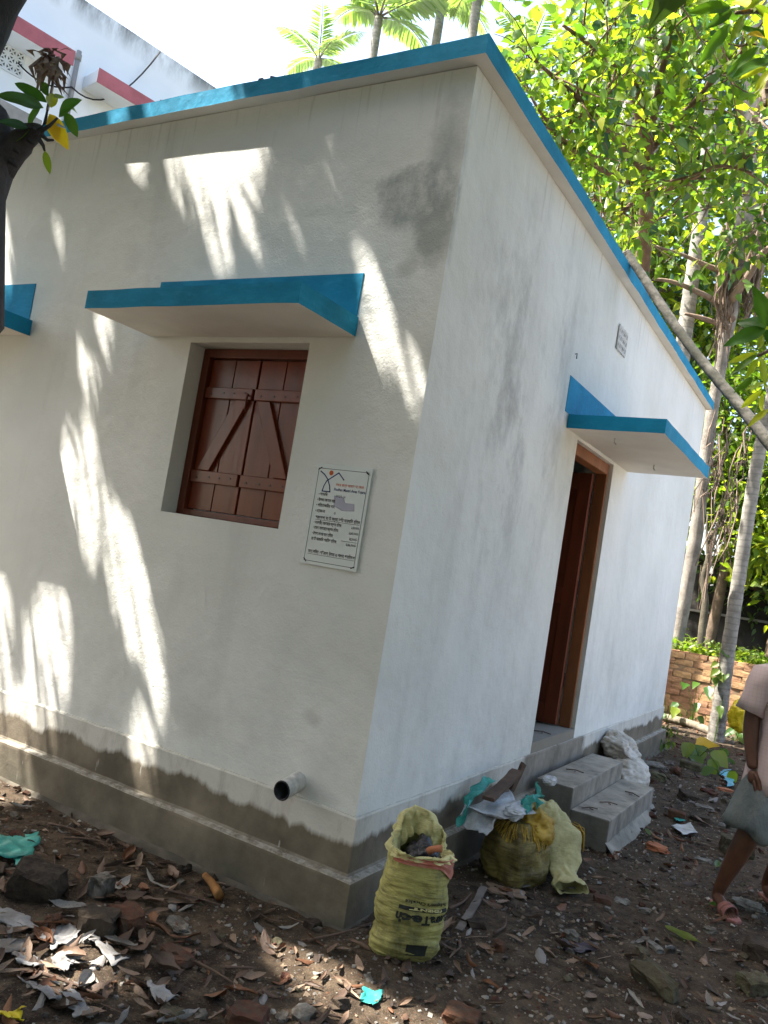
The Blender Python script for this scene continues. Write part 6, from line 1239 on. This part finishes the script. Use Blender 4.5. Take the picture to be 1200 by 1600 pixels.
MARKS = [('teal plastic bag', 20, 1332), ('large dark broken brick', 55, 1402), ('dark red broken brick', 196, 1452), ('small grey stone cube', 157, 1396), ('round red brick pebble', 80, 1452), ('grey cement chip', 278, 1446), ('flat reddish brick', 275, 1500), ('bottom-edge red brick', 385, 1590), ('yellowish rounded stone', 268, 1590), ('orange-brown husk', 330, 1395), ('bluish-grey paper strip', 160, 1495), ('creased grey scrap', 44, 1512), ('yellow plastic scrap', 12, 1592), ('blue-grey torn paper', 250, 1560),
 ('front corner of the plinth', 530, 1455), ('yellow sack', 640, 1495), ('sunlit teal scrap', 580, 1565), ('dark bottom-edge brick', 720, 1592), ('lone red brick bit', 779, 1490), ('grey stick', 720, 1420), ('brown sack', 820, 1390), ('trailing cream sack end', 900, 1385), ('orange brick piece', 940, 1411), ('dark purple wrapper', 905, 1487), ('bluish pebble', 892, 1470), ('pale wedge stone', 1022, 1548), ('yellow-green fallen leaf', 1068, 1468), ('pale stone chip', 1018, 1482), ('pink sandal', 1115, 1415), ('mossy right-edge block', 1180, 1548), ('step corner', 950, 1330), ('white packet on the path', 1064, 1300), ('mossy brick on the path', 1080, 1200), ('lower step', 1010, 1260), ('white sacks', 985, 1200), ('small stone on the kerb', 400, 1350), ('sunny left-edge kerb', 15, 1200), ('kerb left of the pipe', 250, 1300), ('kerb below the window', 150, 1250)]
USED = {}
def lit_label(kind, px_, py_):
    nm, mx, my = min(MARKS, key=lambda q: (q[1]-px_)**2+((q[2]-py_)*1.3)**2); dx, dy = px_-mx, py_-my
    where = ('right of' if dx > 0 else 'left of') if abs(dx) > abs(dy) else ('just below' if dy > 0 else 'just above')
    k = (kind, where, nm); USED.setdefault(k, []).append(math.hypot(dx, dy)); return k
ORD = ('', 'second ', 'third ', 'fourth ', 'fifth ', 'sixth ', 'seventh ', 'eighth ', 'ninth ', 'tenth ', 'eleventh ', 'twelfth ')
PEND = []
def finish_labels():
    by = {}
    for o, k, d in PEND: by.setdefault(k, []).append((d, o))
    for (kind, where, nm), L in by.items():
        L.sort(key=lambda q: q[0])
        for i, (d, o) in enumerate(L): o['label'] = f'{kind} {where} the {nm}' if len(L) == 1 else f'{ORD[min(i, 11)]}nearest {kind} {where} the {nm}'
def queue(o, kind, px_, py_):
    k = lit_label(kind, px_, py_); PEND.append((o, k, USED[k][-1]))
zones = (((-20, 300), (1380, 1610), 92, (.07, .15), (.40, .25, .2, .15)), ((-10, 420), (1225, 1400), 60, (.065, .125), (.40, .4, .05, .15)), ((300, 760), (1440, 1605), 52, (.055, .115), (.42, .38, .08, .12)), ((690, 960), (1370, 1500), 34, (.055, .11), (.5, .3, .1, .1)), ((760, 1205), (1440, 1605), 38, (.05, .10), (.4, .3, .2, .1)), ((1000, 1160), (1150, 1420), 20, (.08, .15), (.4, .4, .1, .1)))
for (xr, yr, n, sr, pr) in zones:
    k = 0
    while k < n:
        px_, py_ = random.uniform(*xr), random.uniform(*yr); x, y = g(px_, py_)
        if x < .10 and y > -.10: continue
        m = random.choices(('dry_tan', 'dry_brown', 'dry_grey', 'dry_rust'), pr)[0]; s_ = random.uniform(*sr); vi = random.randrange(7)
        o = put('dry_leaf', DM[m][vi], (x, y, gh(x, y)+.008+s_*.08), (random.uniform(-.5, .5), random.uniform(-.35, .35), random.uniform(0, 6.28)), (s_, s_*random.uniform(.65, 1.25), s_*random.uniform(.6, 1.2))); tag(o, None, 'dry leaf', 'dry leaves fallen on the earth')
        size = 'large' if s_ > .13 else 'small' if s_ < .09 else 'curled'; queue(o, f'{size} {LAB[m]} dry leaf', px_, py_); k += 1
for o, (px_, py_) in TWG: queue(o, 'thin dry twig', px_, py_)
finish_labels()
# the rest of the litter and the gravel
def scatter_pts(n, seed, fn):
    rng = np.random.default_rng(seed); out = []
    while len(out) < n:
        y = rng.uniform(-2.7, 8.6); x = rng.uniform(-3.2, 2.7)
        if x < .075 and -.075 < y < 6.6: continue
        if rng.random() < fn(x, y): out.append((x, y))
    return out
def stuff_mesh(name, meshes, pts, size, m, seed, flat=.35, lift=.0):
    rng = random.Random(seed); V = []; F = []; base = 0
    for (x, y) in pts:
        mv, mf = meshes[rng.randrange(len(meshes))]; s_ = rng.uniform(*size)*(1 if rng.random() < .8 else 1.7); R = Matrix.Rotation(rng.uniform(0, 6.28), 3, 'Z') @ Matrix.Rotation(rng.uniform(-flat, flat), 3, 'X') @ Matrix.Rotation(rng.uniform(-flat, flat), 3, 'Y')
        q = (mv @ np.array(R).T)*s_+np.array([x, y, gh(x, y)+lift*s_]); V.append(q); F += [tuple(i+base for i in f) for f in mf]; base += len(mv)
    me = bpy.data.meshes.new(name); me.from_pydata(np.concatenate(V).tolist(), [], F)
    for m__ in (m if isinstance(m, list) else [m]): me.materials.append(MATS[m__])
    if isinstance(m, list):
        per = []; 
        for k_, (x, y) in enumerate(pts): pass
        rng = random.Random(seed); nf = len(F); cnt = np.array([0]); mi = np.repeat(np.array([rng.randrange(len(m)) for _ in pts]), len(meshes[0][1])); me.polygons.foreach_set('material_index', mi[:nf].astype(np.int32))
    o = bpy.data.objects.new(name, me); COL.objects.link(o); o['kind'] = 'stuff'; return o
def peb(i, c=1):
    me = brick_mesh('p', 1, .8, .55, 'stone_grey', i*3.3, .22, c); v = np.array([q.co[:] for q in me.vertices]); f = [tuple(p_.vertices) for p_ in me.polygons]; bpy.data.meshes.remove(me); return v, f
PEB = [peb(i) for i in range(7)]
grav = lambda x, y: 1.0 if x > .1 else .5
PEB0 = [peb(i+20, 0) for i in range(9)]
mat('pebble_tan', (.24, .18, .125), .9, .6, 40, 0, world=True, contrast=(.3, .7)); mat('pebble_dark', (.075, .062, .05), .9, .6, 40, 0, world=True); mat('pebble_pale', (.36, .34, .30), .85, .7, 40, 0, world=True)
def grav_p(x, y):
    c = .55+.9*nz(x, y, 0, 1.7, 12)
    return max(.05, min(1, c*((1.0 if x > .05 else .55)*(1 if y < 4 else .45))))
stuff_mesh('gravel', PEB0, scatter_pts(26000, 1, grav_p), (.005, .015), ['pebble', 'pebble_tan', 'pebble_tan', 'pebble_dark', 'pebble_dark', 'pebble', 'brick_red', 'pebble_pale'], 4, .6, .12)
stuff_mesh('gravel', PEB, scatter_pts(1300, 2, lambda x, y: .9 if x > -.5 else .6), (.018, .045), ['stone_grey', 'brick_red', 'stone_moss', 'block_dark'], 5, .5, .15)
dl = []
for i in range(8):
    me = dry_mesh(40+i, 'dry_brown'); dl.append((np.array([q.co[:] for q in me.vertices]), [tuple(p_.vertices) for p_ in me.polygons])); bpy.data.meshes.remove(me)
stuff_mesh('leaf_litter', dl, scatter_pts(1500, 3, lambda x, y: (1.0 if (x < .2 or y < -.3) else .45)*(1 if y < 3.5 else .5)), (.035, .085), ['dry_tan', 'dry_brown', 'dry_brown', 'dry_rust', 'dry_grey'], 6, .5, .12)
def twig(i):
    rng = random.Random(i); mb = MB(); mb.tube([(-.5, 0, 0), (-.1, rng.uniform(-.08, .08), .03), (.5, rng.uniform(-.1, .1), 0)], .012, 4); return np.array(mb.v), mb.f
stuff_mesh('twig_litter', [twig(i) for i in range(5)], scatter_pts(650, 9, lambda x, y: .8 if y < 4 else .4), (.04, .12), ['dry_brown', 'twig', 'dry_tan'], 8, .15, .05)
